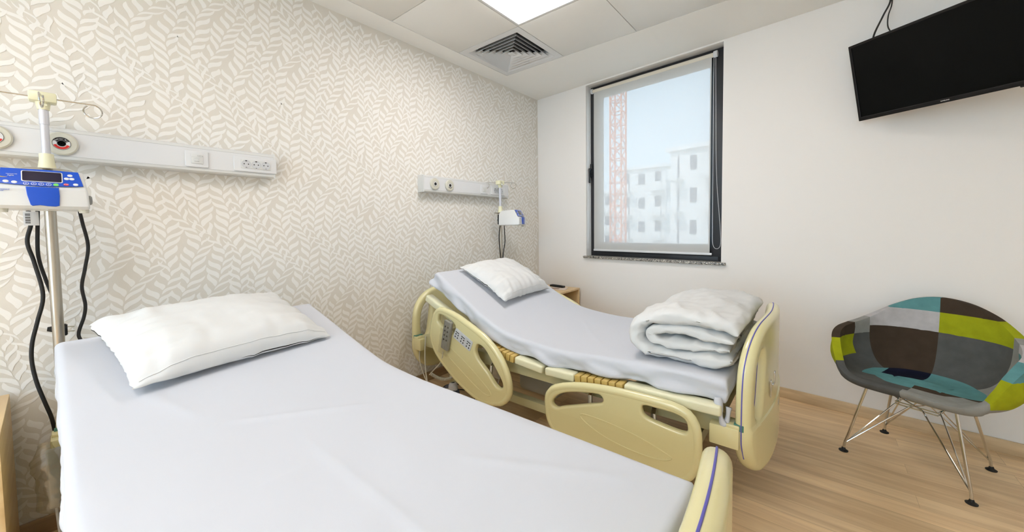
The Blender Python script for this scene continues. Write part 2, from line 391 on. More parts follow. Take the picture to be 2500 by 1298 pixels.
# air vent
t = thing('ceiling_vent', 'square white four-way air vent with concentric louvres in the ceiling', 'air vent', (GX+G/2, GY-G/2, H+.001))
vb = MB(); me = plate([rrect(-G/2+.0022, -G/2+.0022, G/2-.0022, G/2-.0022, .002, 1), rrect(-.245, -.245, .245, .245, .004, 1)], .008, .001, 0)
vb.me(me, 0, T(0, 0, .004)).obj('frame', m_white, t)
MB().box((-.26, -.26, .085), (.26, .26, .09)).obj('duct_backing', m_gap, t)
for k in range(6):
    r0 = .245-.037*k; r1 = r0-.030
    lo, hi = [], []
    lv = MB()
    # sloped square ring: outer edge high, inner edge low, as in a louvre
    A = [(-r0, -r0), (r0, -r0), (r0, r0), (-r0, r0)]; B_ = [(-r1-.004, -r1-.004), (r1+.004, -r1-.004), (r1+.004, r1+.004), (-r1-.004, r1+.004)]
    zo, zi = .002, .034
    vs = [(*a, zo) for a in A]+[(*q, zi) for q in B_]+[(*a, zo+.0025) for a in A]+[(*q, zi+.0025) for q in B_]
    fs = []
    for q in range(4):
        w = (q+1) % 4; fs += [(q, w, 4+w, 4+q), (8+q, 12+q, 12+w, 8+w), (q, 8+q, 8+w, w), (4+q, 4+w, 12+w, 12+q)]
    lv.add(vs, fs); lv.obj('louvre', m_white, t)
MB().box((-.022, -.022, .004), (.022, .022, .010)).obj('centre_plate', m_white, t)

# ------------------------------------------------------------------ window
win = bpy.data.objects.new('window_1', None); C.objects.link(win); win['kind'] = 'structure'
b = MB(); FO = -.075
def ring(b, s0, s1, z0, z1, w, o0, o1, mi=0, bev=.003):
    wbox(b, s0, s0+w, o0, o1, z0, z1, mi, bev); wbox(b, s1-w, s1, o0, o1, z0, z1, mi, bev)
    wbox(b, s0+w, s1-w, o0, o1, z0, z0+w, mi, bev); wbox(b, s0+w, s1-w, o0, o1, z1-w, z1, mi, bev)
ring(b, WL, WR, WZ0-.005, WZ1-.003, .045, -.15, FO-.012)
b.obj('outer_frame', m_frame, win)
b = MB(); ring(b, WL+.02, WR-.02, WZ0+.035, WZ1-.02, .095, -.14, FO)
b.obj('sash', m_frame, win)
b = MB(); wbox(b, WL+.11, WR-.11, -.112, -.106, WZ0+.125, WZ1-.11); b.obj('pane', m_glass, win)
b = MB(); wbox(b, WL+.006, WL+.03, FO, FO+.012, 1.70, 1.83, 0, .004); wbox(b, WL+.008, WL+.026, FO+.012, FO+.040, 1.76, 1.785, 0, .004); wbox(b, WL+.008, WL+.024, FO+.030, FO+.044, 1.64, 1.785, 0, .005)
b.obj('window_handle', m_black, win)
# roller blind
BO = -.045
blind = thing('roller_blind', 'cream translucent roller blind pulled down over the window', 'blind', ww(1.22, BO, WZ0), WA)
def bl(b): 
    Mi = blind_mi = (Matrix.Translation(Vector(ww(1.22, BO, WZ0))) @ Matrix.Rotation(WA, 4, 'Z')).inverted()
    b.v = [tuple(Mi @ Vector(v)) for v in b.v]; return b
b = MB(); N = 40; fv = []; ff = []
for side in (0, 1):
    for i in range(N+1):
        z = .985+(2.52-.985)*i/N
        for j in range(13):
            s = .682+(1.741-.682)*j/12; e = .0012*math.sin(z*7)*((j-6)/6)**2
            fv.append(ww(s, BO+e+side*.0006, z))
nn = (N+1)*13
for i in range(N):
    for j in range(12):
        a = i*13+j; ff.append((a, a+1, a+14, a+13))
b.add(fv[:nn], ff, 0, True); bl(b).obj('fabric', m_blind, blind, sharp=0)
b = MB().tube([ww(.672, BO-.008, 2.522), ww(1.752, BO-.008, 2.522)], .017, 20); bl(b).obj('roller_tube', mat('blind_roll_fabric', (222, 214, 198), .8), blind)
b = MB(); wbox(b, .678, 1.757, BO-.006, BO+.006, .972, .990, 0, .003); bl(b).obj('bottom_bar', m_white, blind)
for s0, s1 in ((.652, .670), (1.754, 1.782)):
    b = MB(); me = plate([ell(0, 0, .021, .024)], s1-s0, .003, 0)
    b.me(me, 0, frame(ww((s0+s1)/2, BO-.006, 2.524), WN, (0, 0, 1), WU)); bl(b).obj('end_bracket', m_white, blind)
b = MB()
ch = smoothpath([ww(1.762, BO+.014, 2.51), ww(1.761, BO+.014, 2.2), ww(1.763, BO+.013, 1.6), ww(1.764, BO+.013, 1.2), ww(1.768, BO+.013, 1.06), ww(1.795, BO+.013, 1.025), ww(1.822, BO+.013, 1.06), ww(1.818, BO+.014, 1.2), ww(1.789, BO+.014, 1.6), ww(1.778, BO+.014, 2.2), ww(1.774, BO+.014, 2.51)], 10)
b.tube(ch, .0016, 6)
acc = 0; last = ch[0]
bl(b).obj('bead_chain', m_white, blind)

# ------------------------------------------------------------------ outside the window
def dirp(deg, dist, z=0):
    a = math.radians(deg); return Vector((CAM.x+math.sin(a)*dist, CAM.y+math.cos(a)*dist, z))
GZ = -10.
b = MB().box((-160, 8, GZ-.5), (120, 260, GZ)); tag(b.obj('ground', mat('far_ground', (180, 178, 170), .9)), kind='structure')
def block(name, label, d0, dist0, d1, dist1, ztop, depth, bays, side=None, group='apartment blocks outside the window'):
    P0, P1 = dirp(d0, dist0), dirp(d1, dist1); u = (P1-P0); L = u.length; u.normalize(); n = Vector((-u.y, u.x, 0))
    if (P0-CAM).dot(n) < 0: n = -n
    t = thing(name, label, 'building', (P0.x, P0.y, GZ), math.atan2(u.y, u.x), group)
    sgn = 1 if n.dot(Vector((-u.y, u.x, 0))) > 0 else -1   # depth direction in local y
    hh = ztop-GZ; fl = 3.0; nf = int(hh/fl)
    MB().box((0, 0 if sgn > 0 else -depth, 0), (L, depth if sgn > 0 else 0, hh)).obj('wall', m_conc, t)
    MB().box((-.4, min(-.4*sgn, (depth+.4)*sgn), hh), (L+.4, max(-.4*sgn, (depth+.4)*sgn), hh+.35)).obj('roof', m_conc, t)
    bw = L/bays
    for q in range(nf):
        z = hh-(q+1)*fl+.2
        if z < 1: break
        for w in range(bays):
            x0 = w*bw
            if w % 2 == 0:
                y = -1.4*sgn
                bb = MB().box((x0+.3, min(y, 0), z-.1), (x0+bw-.2, max(y, 0), z+.1)).box((x0+.3, y-.05, z+.1), (x0+bw-.2, y+.05, z+.95)); bb.obj('balcony', m_conc, t)
                MB().box((x0+.7, -.08 if sgn > 0 else -.02, z+.1), (x0+bw-.6, .02 if sgn > 0 else .08, z+2.3)).obj('window', m_glassdark, t)
            else:
                MB().box((x0+bw*.3, -.08 if sgn > 0 else -.02, z+.9), (x0+bw*.7, .02 if sgn > 0 else .08, z+2.2)).obj('window', m_glassdark, t)
    return t
block('apartment_building', 'white apartment block with balconies, middle of the window view', -23.3, 52, -17.0, 50, 1.2+.150*48, 10, 3)
block('apartment_building', 'taller white apartment block with balconies at the right of the window view', -16.4, 40, -8.5, 38, 1.2+.178*40, 10, 4)
block('apartment_building', 'low distant apartment block behind the crane at the left of the window', -30, 62, -23.8, 60, 1.2+.085*60, 8, 3)
cr0 = dirp(-23.45, 38)
t = thing('tower_crane', 'orange lattice tower crane mast seen through the blind', 'crane', (cr0.x, cr0.y, GZ))
b = MB(); hw = .55
for sx in (-hw, hw):
    for sy in (-hw, hw): b.tube([(sx, sy, 0), (sx, sy, 36)], .09, 6)
b.obj('mast_post', m_crane, t)
b = MB(); z = 0; k = 0
while z < 35:
    for a, c2 in (((-hw, -hw), (hw, -hw)), ((hw, -hw), (hw, hw)), ((hw, hw), (-hw, hw)), ((-hw, hw), (-hw, -hw))):
        if k % 2: a, c2 = c2, a
        b.tube([(*a, z), (*c2, z+1.1)], .05, 5); b.tube([(*a, z), (*c2, z)], .05, 5)
    z += 1.1; k += 1
b.obj('lattice_bracing', m_crane, t)
b = MB().box((-14, -.5, 36), (14, .5, 37)); b.obj('jib', m_crane, t)

# ------------------------------------------------------------------ bedhead trunking
def trunking(y0, y1, label, flip, outlets, data, plug, letters):
    zc = 1.557 if flip else 1.563; h = .0645; D = .07
    t = thing('bedhead_trunking', label, 'bedhead unit', (0, (y0+y1)/2, zc), 0, 'bedhead units on the wallpapered wall')
    hl = (y1-y0)/2
    b = MB()
    prof = [(0, -h), (D-.012, -h), (D-.002, -h+.006), (D, -h+.016), (D, h-.016), (D-.002, h-.006), (D-.012, h), (0, h)]
    vs = [(x, -hl+.004, z) for x, z in prof]+[(x, hl-.004, z) for x, z in prof]; n = len(prof)
    fs = [(i, (i+1) % n, n+(i+1) % n, n+i) for i in range(n)]+[tuple(range(n))[::-1], tuple(range(n, 2*n))]
    b.add(vs, fs); b.obj('body', m_trunk, t)
    b = MB().box((D-.004, -hl+.004, -h+.018), (D+.0006, hl-.004, h-.018), 0); b.obj('front_cover', m_white, t)
    b = MB()
    for z in (-h+.0175, h-.0175): b.box((D-.004, -hl+.004, z-.0005), (D+.0002, hl-.004, z+.0005))
    b.obj('cover_seam', mat('seam_grey', (150, 150, 148), .6), t)
    for s in (-1, 1):
        b = MB().box((0, s*hl-.004, -h-.001), (D+.001, s*hl+.004, h+.001), .0015)
        for zz in (-h+.008, h-.008): b.lathe([(.002, 0), (.002, s*.0045)], (D-.010, s*hl, zz), 10, 1, axis='y')
        b.obj('end_cap', [m_trunk, m_grey], t)
    for q, (yy, word) in enumerate(outlets):
        yl = yy-(y0+y1)/2
        g = MB().lathe([(.042, D), (.045, D+.003), (.045, D+.008), (.040, D+.012), (.024, D+.013), (.0225, D+.011), (.001, D+.011)], (0, yl, 0), 40, axis='x').obj('gas_outlet', m_offwhite, t)
        if word:
            g['label'] = 'round beige gas outlet marked %s' % word
            lb = MB().lathe([(.0245, D+.0125), (.0245, D+.0142), (.0235, D+.0142), (.0235, D+.0125)], (0, yl, 0), 40, axis='x').obj('label_ring', m_dark, g)
            def arc(r0, r1, a0, a1, x, mi, bb):
                K = 24; vs = []; fs = []
                for i in range(K+1):
                    a = math.radians(a0+(a1-a0)*i/K)
                    for r in (r0, r1): vs.append((x, yl+r*math.cos(a), r*math.sin(a)))
                for i in range(K): fs.append((2*i, 2*i+1, 2*i+3, 2*i+2))
                bb.add(vs, fs, mi)
            bb = MB(); arc(.0115, .0236, 0, 360, D+.0134, 0, bb); arc(.014, .0222, 198, 342, D+.0137, 1, bb)
            if word == 'Medical Air': arc(.0125, .0232, 25, 155, D+.0137, 2, bb)
            bb.obj('label_face', [m_white, m_red, m_dark], g, sharp=0)
            tb = MB(); wd_ = word; sp_ = 11.5 if word == 'Medical Air' else 15
            for i, chh in enumerate(wd_):
                if chh == ' ': continue
                a = math.radians(90-(i-(len(wd_)-1)/2)*sp_); me = textmesh(chh, .0075)
                tb.me(me, 0, frame((D+.0141, yl+.0182*math.cos(a), .0182*math.sin(a)), (0, math.sin(a), -math.cos(a)), (0, math.cos(a), math.sin(a)), (1, 0, 0)))
            tb.obj('lettering', m_white if word == 'Medical Air' else m_grey, g, sharp=0)
            MB().lathe([(.0118, D+.0115), (.0118, D+.0146), (.0095, D+.0150), (.0085, D+.008), (.0055, D+.008), (.0055, D+.013), (.0045, D+.013), (.0045, D+.006), (.0001, D+.006)], (0, yl, 0), 28, axis='x').obj('socket_insert', m_black, g)
        else:
            MB().lathe([(.0175, D+.0125), (.0175, D+.0150), (.0150, D+.0155), (.012, D+.0135)], (0, yl, 0), 28, axis='x').obj('inner_ring', m_white, g)
            MB().lathe([(.0115, D+.0117), (.0115, D+.0140), (.0095, D+.0145), (.0001, D+.0147)], (0, yl, 0), 24, axis='x').obj('socket_insert', m_rubber, g)
            if q == 1:
                bb = MB(); vs = []; fs = []
                for i in range(17):
                    a = math.radians(215+110*i/16)
                    for r in (.019, .0225): vs.append((D+.0139, yl+r*math.cos(a), r*math.sin(a)))
                for i in range(16): fs.append((2*i, 2*i+1, 2*i+3, 2*i+2))
                bb.add(vs, fs).obj('label_mark', m_dark, g, sharp=0)
    def facep(yc, zc2, w, hgt, d=.007):
        me = plate([rrect(-w/2, -hgt/2, w/2, hgt/2, .006)], d, .0025, 0); return MB().me(me, 0, T(D+d/2, yc, zc2) @ YZ)
    yl = data-(y0+y1)/2
    ds = facep(yl, -.004, .088, .078).obj('data_socket', m_white, t)
    MB().box((D+.006, yl-.0225, -.0265), (D+.0100, yl+.0225, .0185), .001).box((D+.0095, yl-.012, -.0175), (D+.0115, yl+.008, -.0025), .0005).obj('socket_module', m_trunk, ds)
    MB().box((D+.0098, yl-.0105, -.0165), (D+.0118, yl+.0065, -.0150)).box((D+.0098, yl-.0105, -.0050), (D+.0118, yl+.0065, -.0040)).box((D+.0098, yl-.022, .0030), (D+.0102, yl+.022, .0036)).obj('port_slot', m_grey, ds)
    if letters: MB().me(textmesh('DATA', .008), 0, frame((D+.0101, yl+.012, .010), (0, 1, 0), (0, 0, 1), (1, 0, 0))).obj('lettering', m_grey, ds, sharp=0)
    yl = plug-(y0+y1)/2
    ps = facep(yl, -.004, .196, .078).obj('power_socket', m_white, t)
    MB().box((D+.006, yl-.068, -.0265), (D+.0095, yl+.068, .0185), .001).obj('socket_module', m_trunk, ps)
    for k in (-1, 0, 1):
        yc = yl+k*.045
        MB().lathe([(.0212, D+.0085), (.0212, D+.0106), (.0190, D+.0110), (.0182, D+.0098), (.0178, D+.0098), (.0001, D+.0098)], (0, yc, -.004), 32, axis='x').obj('socket_well', m_lgrey, ps)
        hb = MB()
        for dy in (-.0095, .0095): hb.lathe([(.0028, D+.0099), (.0028, D+.0103), (.0001, D+.0103)], (0, yc+dy, -.004), 12, axis='x')
        hb.box((D+.0098, yc-.004, .010), (D+.0108, yc+.004, .0150)).box((D+.0098, yc-.003, -.0220), (D+.0106, yc+.003, -.0200)); hb.obj('pin_hole', m_dark, ps)
    return t
trunking(-4.15, -2.622, 'white bedhead unit with gas outlets, data port and three sockets above the near bed', False,
         [(-3.538, 'Oxygen'), (-3.378, 'Medical Air')], -2.958, -2.712, True)
trunking(-1.607, -.606, 'shorter white bedhead unit with two gas outlets and sockets above the far bed', True,
         [(-1.505, None), (-1.354, None)], -.945, -.757, False)

# ------------------------------------------------------------------ hospital beds
def offs(pts, d):
    out = []
    for i, p in enumerate(pts):
        a, c2 = pts[max(i-1, 0)], pts[min(i+1, len(pts)-1)]; t = Vector((c2[0]-a[0], c2[1]-a[1])).normalized()
        out.append((p[0]-t.y*d, p[1]+t.x*d))
    return out
FBX = 2.208
def board(name, xc, bow, t, zoff=0, line=True, outward=1):
    """head/foot board: shield outline with two grip slots, bowed outward in plan"""
    half = [(0, .812), (.16, .812), (.27, .803), (.345, .778), (.405, .735), (.447, .672), (.463, .60), (.468, .50), (.468, .40), (.462, .362), (.44, .31), (.40, .262), (.33, .222), (.2, .205), (0, .205)]
    ol = [(a, z) for a, z in half]+[(-a, z) for a, z in half[::-1][1:-1]]
    slot = [(.345, .705), (.385, .66), (.402, .60), (.405, .525), (.392, .468), (.362, .455), (.335, .48), (.318, .55), (.305, .62), (.298, .67), (.312, .705)]
    me = plate([ol, slot, [(-a, z) for a, z in slot]], .052, .022, 4, 4)
    bm = bmesh.new(); bm.from_mesh(me)
    for k in range(-9, 10):
        g = bm.verts[:]+bm.edges[:]+bm.faces[:]
        bmesh.ops.bisect_plane(bm, geom=g, plane_co=(k*.05, 0, 0), plane_no=(1, 0, 0))
    for zz in (.44, .43, .40):
        g = bm.verts[:]+bm.edges[:]+bm.faces[:]
        bmesh.ops.bisect_plane(bm, geom=g, plane_co=(0, zz, 0), plane_no=(0, 1, 0))
    for v in bm.verts:                     # belt step: lower half of the board is thicker
        if v.co.y < .435: v.co.z *= 1.22
    bm.to_mesh(me); bm.free()
    def bend(v):
        y, z, d = v; x = xc+outward*(bow*(1-(y/.47)**2)+.035*max(0, z-.45)*1.4*0)+d*outward
        return (x, y, z+zoff)
    b = MB(); b.add([bend((v.co.x, v.co.y, v.co.z)) for v in me.vertices], [tuple(p.vertices) for p in me.polygons], 0, True)
    o = b.obj(name, m_cream, t, sharp=50)
    # thin line round the rim
    if line:
        path = smoothpath([(a*1.0+math.copysign(.0008, a) if a else a, z+(.0008 if z > .5 else 0), 0) for a, z in half[:11]][::-1]+[(-a, z+.0008, 0) for a, z in half[1:11]], 4)
        pts = [bend((p.x*(1.001), p.y, 0)) for p in path]
        MB().tube(pts, .0022, 6).obj('violet_line', m_violet, o)
        for sg in (1, -1):
            pts = [bend((sg*p.x, p.y, .0)) for p in smoothpath([(a, z, 0) for a, z in slot], 4, True)]
            MB().tube(pts, .0012, 5, closed=True).obj('slot_line', m_violet, o)
    return o
RH = [(.50, .675), (.555, .712), (.64, .704), (.72, .685), (.80, .655), (.885, .622), (.96, .585), (1.03, .532), (1.08, .475), (1.115, .405), (1.13, .335), (1.115, .275), (1.055, .222), (.95, .198), (.87, .205), (.79, .23), (.68, .28), (.55, .365), (.478, .44), (.452, .52), (.465, .60)]
RHs1 = [(.555, .668), (.60, .664), (.66, .645), (.695, .625), (.702, .60), (.692, .562), (.655, .575), (.60, .592), (.56, .602), (.540, .622), (.543, .65)]
RHs2 = [(.885, .535), (.925, .532), (.965, .50), (1.005, .45), (1.045, .40), (1.072, .36), (1.073, .333), (1.045, .322), (1.01, .342), (.97, .385), (.92, .425), (.885, .455), (.868, .495)]
RF = [(1.352, .31), (1.353, .365), (1.372, .40), (1.41, .432), (1.51, .467), (1.62, .487), (1.74, .498), (1.88, .502), (1.97, .500), (2.03, .482), (2.062, .44), (2.072, .38), (2.07, .30), (2.055, .24), (2.02, .195), (1.95, .165), (1.84, .15), (1.62, .15), (1.47, .165), (1.395, .20), (1.362, .25)]
RFs1 = [(1.40, .355), (1.43, .388), (1.475, .412), (1.54, .431), (1.62, .447), (1.655, .448), (1.668, .43), (1.655, .412), (1.60, .392), (1.53, .366), (1.46, .34), (1.425, .325), (1.40, .332)]
RFs2 = [(1.85, .458), (1.90, .462), (1.97, .462), (2.008, .452), (2.022, .43), (2.02, .402), (1.99, .396), (1.92, .402), (1.865, .412), (1.845, .43)]
def make_bed(yc, label, prof, thick, dz, head_board_dz, backang, FBX, bow, side_off, rails):
    t = thing('hospital_bed', label, 'bed', (0, yc, 0), 0, 'electric hospital beds')
    hb = board('headboard', .165, .03, t, -.035+head_board_dz, False, -1)
    fb = board('footboard', FBX, bow, t, 0, True, 1)
    xo = FBX+bow*.8+.028
    b = MB().box((xo, -.235, .495), (xo+.005, -.215, .565), .001).box((xo+.004, -.232, .545), (xo+.012, -.205, .552), .001).box((xo+.010, -.215, .548), (xo+.015, -.195, .600), .001)
    b.obj('chart_hook', m_acryl, fb)['label'] = 'clear plastic chart hook'
    MB().box((FBX+bow+.0312, -.02, .385), (FBX+bow+.0322, .015, .405)).obj('maker_plate', m_grey, fb)
    # deck: bottom of mattress profile
    low = offs(prof, -thick)
    def zdeck(x): return lerp([p[0] for p in low], [p[1] for p in low], x)
    ang = backang
    # side members
    for s in (-1, 1):
        y1 = s*side_off
        # back section panel
        xa, xb = prof[0][0]-.055, .90
        za, zb = zdeck(prof[0][0]+.03)+math.tan(ang)*.05+.0, zdeck(xb)
        L = math.hypot(xb-xa, zb-za); a = math.atan2(zb-za, xb-xa)
        M = T(xa, y1, za) @ Matrix.Rotation(-a, 4, 'Y')
        MB().box((0, -.028, -.046), (L, .030, .004), .014, 0, M, 3).obj('backrest_side_panel', m_creaml, t)
        # tan hinge links following the deck
        def links(x0, x1, n, nm):
            for k in range(n):
                xc0 = x0+(x1-x0)*(k+.5)/n; w = (x1-x0)/n
                zc0 = zdeck(xc0); sl = math.atan2(zdeck(xc0+.02)-zdeck(xc0-.02), .04)
                M = T(xc0, y1, zc0-.018) @ Matrix.Rotation(-sl, 4, 'Y')
                MB().box((-w*.44, -.030, -.019), (w*.44, .030, .020), .004, 0, M, 2).obj(nm, m_tan, t)
        links(.905, 1.118, 7, 'hinge_link'); links(1.495, 1.742, 7, 'hinge_link')
        for x0, x1 in ((1.122, 1.305), (1.322, 1.492), (1.746, 2.13)):
            z0 = zdeck((x0+x1)/2); sl = math.atan2(zdeck(x1)-zdeck(x0), x1-x0)
            M = T((x0+x1)/2, y1, z0-.016) @ Matrix.Rotation(-sl, 4, 'Y'); w = x1-x0
            MB().box((-w/2, -.030, -.020), (w/2, .030, .020), .009, 0, M, 3).obj('deck_side_panel', m_creaml, t)
        # longitudinal frame beam
        MB().box((.22, s*.415-.022, .380+dz), (2.13, s*.415+.022, .452+dz), .004).obj('frame_beam', m_creamd, t)
        MB().box((1.46, s*.425-.012, .452+dz), (1.56, s*.425+.012, .475+dz), .002).obj('rail_stop', m_creamd, t)
        # corner bumper blocks
        for xx0, xx1, nm in ((2.085, 2.188, 'corner_block'), (.185, .262, 'corner_block')):
            cb = MB().box((xx0, s*.44-.040, .355+dz), (xx1, s*.44+.040, .435+dz), .006, 0, None, 2).box((xx0+.045 if xx0 > 1 else xx0, s*.44-.036, .43+dz), (xx1 if xx0 > 1 else xx1-.03, s*.44+.036, .447+dz), .004)
            cb = cb.obj(nm, m_cream, t)
            MB().lathe([(.014, .4470+dz), (.014, .4485+dz), (.001, .4485+dz)], (xx0+.075 if xx0 > 1 else xx0+.03, s*.44, 0), 20).obj('pin_cap', m_creamd, cb)
            MB().box((xx1-.02 if xx0 > 1 else xx0-.012, s*.44-.03, .425+dz), (xx1+.014 if xx0 > 1 else xx0+.02, s*.44+.03, .452+dz), .003).obj('release_tab', m_teal, cb)
        # side rails
        yr = s*.535
        for nm, pl_, off in (('side_rail', [RH, RHs1, RHs2], 0), ('side_rail', [RF, RFs1, RFs2], 0)):
            if s not in rails: continue
            zk = -.13 if dz > 0 else 0
            me = plate(pl_, .034, .0125, 4, 4)
            b = MB().me(me, 0, T(0, yr, zk) @ XZ)
            for q_, ol in enumerate(pl_[:1]):
                pp = smoothpath([(a_, z_, 0) for a_, z_ in ol], 4, True); n_ = len(pp)
                area = sum(pp[i].x*pp[(i+1) % n_].y-pp[(i+1) % n_].x*pp[i].y for i in range(n_)); sg = (1 if area > 0 else -1)*(1 if q_ == 0 else -1)
                rp = []
                for i in range(0, n_, 2):
                    tq = (pp[(i+2) % n_]-pp[i-2]).normalized(); rp.append((pp[i].x-tq.y*.0165*sg, yr, pp[i].y+tq.x*.0165*sg+zk))
                b.tube(rp, .0198, 10, closed=True)
            # embossed panel line
            if pl_[0] is RH: em = [(.62, .49), (.70, .455), (.80, .405), (.90, .345), (.985, .285), (.975, .262), (.92, .268), (.83, .31), (.72, .37), (.62, .43), (.585, .47)]
            else: em = [(1.56, .335), (1.62, .34), (1.72, .335), (1.84, .318), (1.95, .288), (1.96, .272), (1.90, .252), (1.78, .252), (1.66, .272), (1.57, .31)]
            b.tube([(p.x, yr+s*.0165, p.y+zk) for p in smoothpath([(q[0], q[1], 0) for q in em], 4, True)], .0036, 6, closed=True)
            o = b.obj(nm, m_cream, t, sharp=50)
            # carrying arms behind the rail
            xs = (.70, .92) if pl_[0] is RH else (1.56, 1.86)
            for xq in xs:
                MB().tube([(xq, s*.43, .42+dz), (xq+.01, s*.48, .40+dz), (xq+.03, s*.517, .30+dz)], .011, 8).obj('rail_arm', m_steel, o)
            if pl_[0] is RH:
                a = math.radians(-24); M = frame((.772, yr+s*.0185, .548+zk), (math.cos(a), 0, math.sin(a)), (-math.sin(a), 0, math.cos(a)), (0, 1, 0))
                kp = MB().me(plate([rrect(-.078, -.034, .078, .034, .008)], .004, .001, 0), 0, M).obj('keypad', m_lgrey, o)
                kb = MB()
                for cx in (-.052, 0, .052):
                    kb.box((cx-.017, .012, .0020), (cx+.014, .016, .0032), 0, 0, M @ Matrix.Scale(1 if s > 0 else -1, 4, (0, 0, 1)))
                    for cz in (0, -.018):
                        for dx in (-.010, .010):
                            kb.lathe([(.0045, .0015), (.0045, .0030), (.0001, .0030)], (cx+dx, cz, 0), 10, 0, M @ Matrix.Scale(1 if s > 0 else -1, 4, (0, 0, 1)))
                kb.obj('keypad_symbols', m_dark, kp)
    # cross members, lift and chassis
    for xx in (.24, 1.0, 2.09): MB().box((xx-.02, -.40, .39+dz), (xx+.02, .40, .45+dz), .004).obj('cross_beam', m_creamd, t)
    for x0, x1 in ((prof[0][0], .89), (1.13, 1.30), (1.33, 1.48), (1.76, 2.12)):
        zA, zB = zdeck(x0)-.014, zdeck(x1)-.014
        b = MB(); vs = [(x0, -.42, zA), (x1, -.42, zB), (x1, .42, zB), (x0, .42, zA)]; vs += [(x, y, z-.012) for x, y, z in vs]
        b.add(vs, [(0, 1, 2, 3), (7, 6, 5, 4), (0, 4, 5, 1), (1, 5, 6, 2), (2, 6, 7, 3), (3, 7, 4, 0)]); b.obj('deck_plate', m_creamd, t)
    for s in (-1, 1): MB().box((.42, s*.30-.025, .135), (1.98, s*.30+.025, .185), .005).obj('chassis_beam', m_creamd, t)
    for xx in (.45, 1.95): MB().box((xx-.03, -.36, .13), (xx+.03, .36, .19), .006).obj('chassis_cross_beam', m_creamd, t)
    for xx, x2 in ((.62, .50), (1.78, 1.66)):
        for s in (-1, 1): MB().tube([(xx, s*.27, .18), (x2, s*.27, .40+dz)], .022, 8).obj('lift_arm', m_creamd, t)
    MB().box((.86, -.14, .13), (1.16, .14, .33), .03, 0, None, 3).obj('motor_housing', mat('pale_grey_plastic', (186, 184, 174), .5), t)
    MB().box((.76, -.30, .235), (.83, -.22, .36), .012, 0, None, 3).obj('control_box', m_lgrey, t)
    MB().box((.772, -.302, .262), (.815, -.300, .32)).obj('control_box_label', m_white, t)
    MB().tube([(1.5, 0, .26), (1.95, 0, .30)], .04, 12).obj('actuator', m_grey, t)
    for xx in (.47, 1.93):
        for s in (-1, 1):
            c = MB().box((xx-.02, s*.37-.02, .10), (xx+.02, s*.37+.02, .15), .006).lathe([(.035, .105), (.03, .135), (.01, .15)], (xx, s*.37, 0), 16).obj('caster', m_lgrey, t)
            MB().lathe([(.045, -.026), (.062, -.024), (.066, -.014), (.066, .014), (.062, .024), (.045, .026)], (xx-.02, s*.37, .066), 28, axis='y').obj('wheel', m_tyre, c)
            MB().lathe([(.001, -.030), (.046, -.029), (.047, .029), (.001, .030)], (xx-.02, s*.37, .066), 24, axis='y').obj('hub_cover', m_offwhite, c)
    return t
PR2 = [(.415, .915), (.43, .908), (.56, .835), (.65, .785), (.74, .733), (.82, .690), (.91, .645), (.98, .620), (1.07, .602), (1.18, .588), (1.32, .578), (1.46, .580), (1.60, .590), (1.73, .597), (1.90, .602), (2.135, .605)]
PR1 = [(.235, .806), (.25, .80), (.44, .757), (.63, .71), (.73, .687), (.81, .668), (.94, .643), (1.06, .632), (1.23, .626), (1.5, .628), (1.9, .630), (2.195, .630)]
BY2, BY1 = -1.34, -2.975
bed1 = make_bed(BY1, 'cream hospital bed in the foreground, mostly covered by its white mattress', PR1, .095, .022, -.06, math.radians(-13), 2.235, .060, .422, (1,))
bed2 = make_bed(BY2, 'cream hospital bed beside the window with lowered side rails and raised backrest', PR2, .095, 0, 0, math.radians(-28), 2.193, .052, .472, (-1, 1))

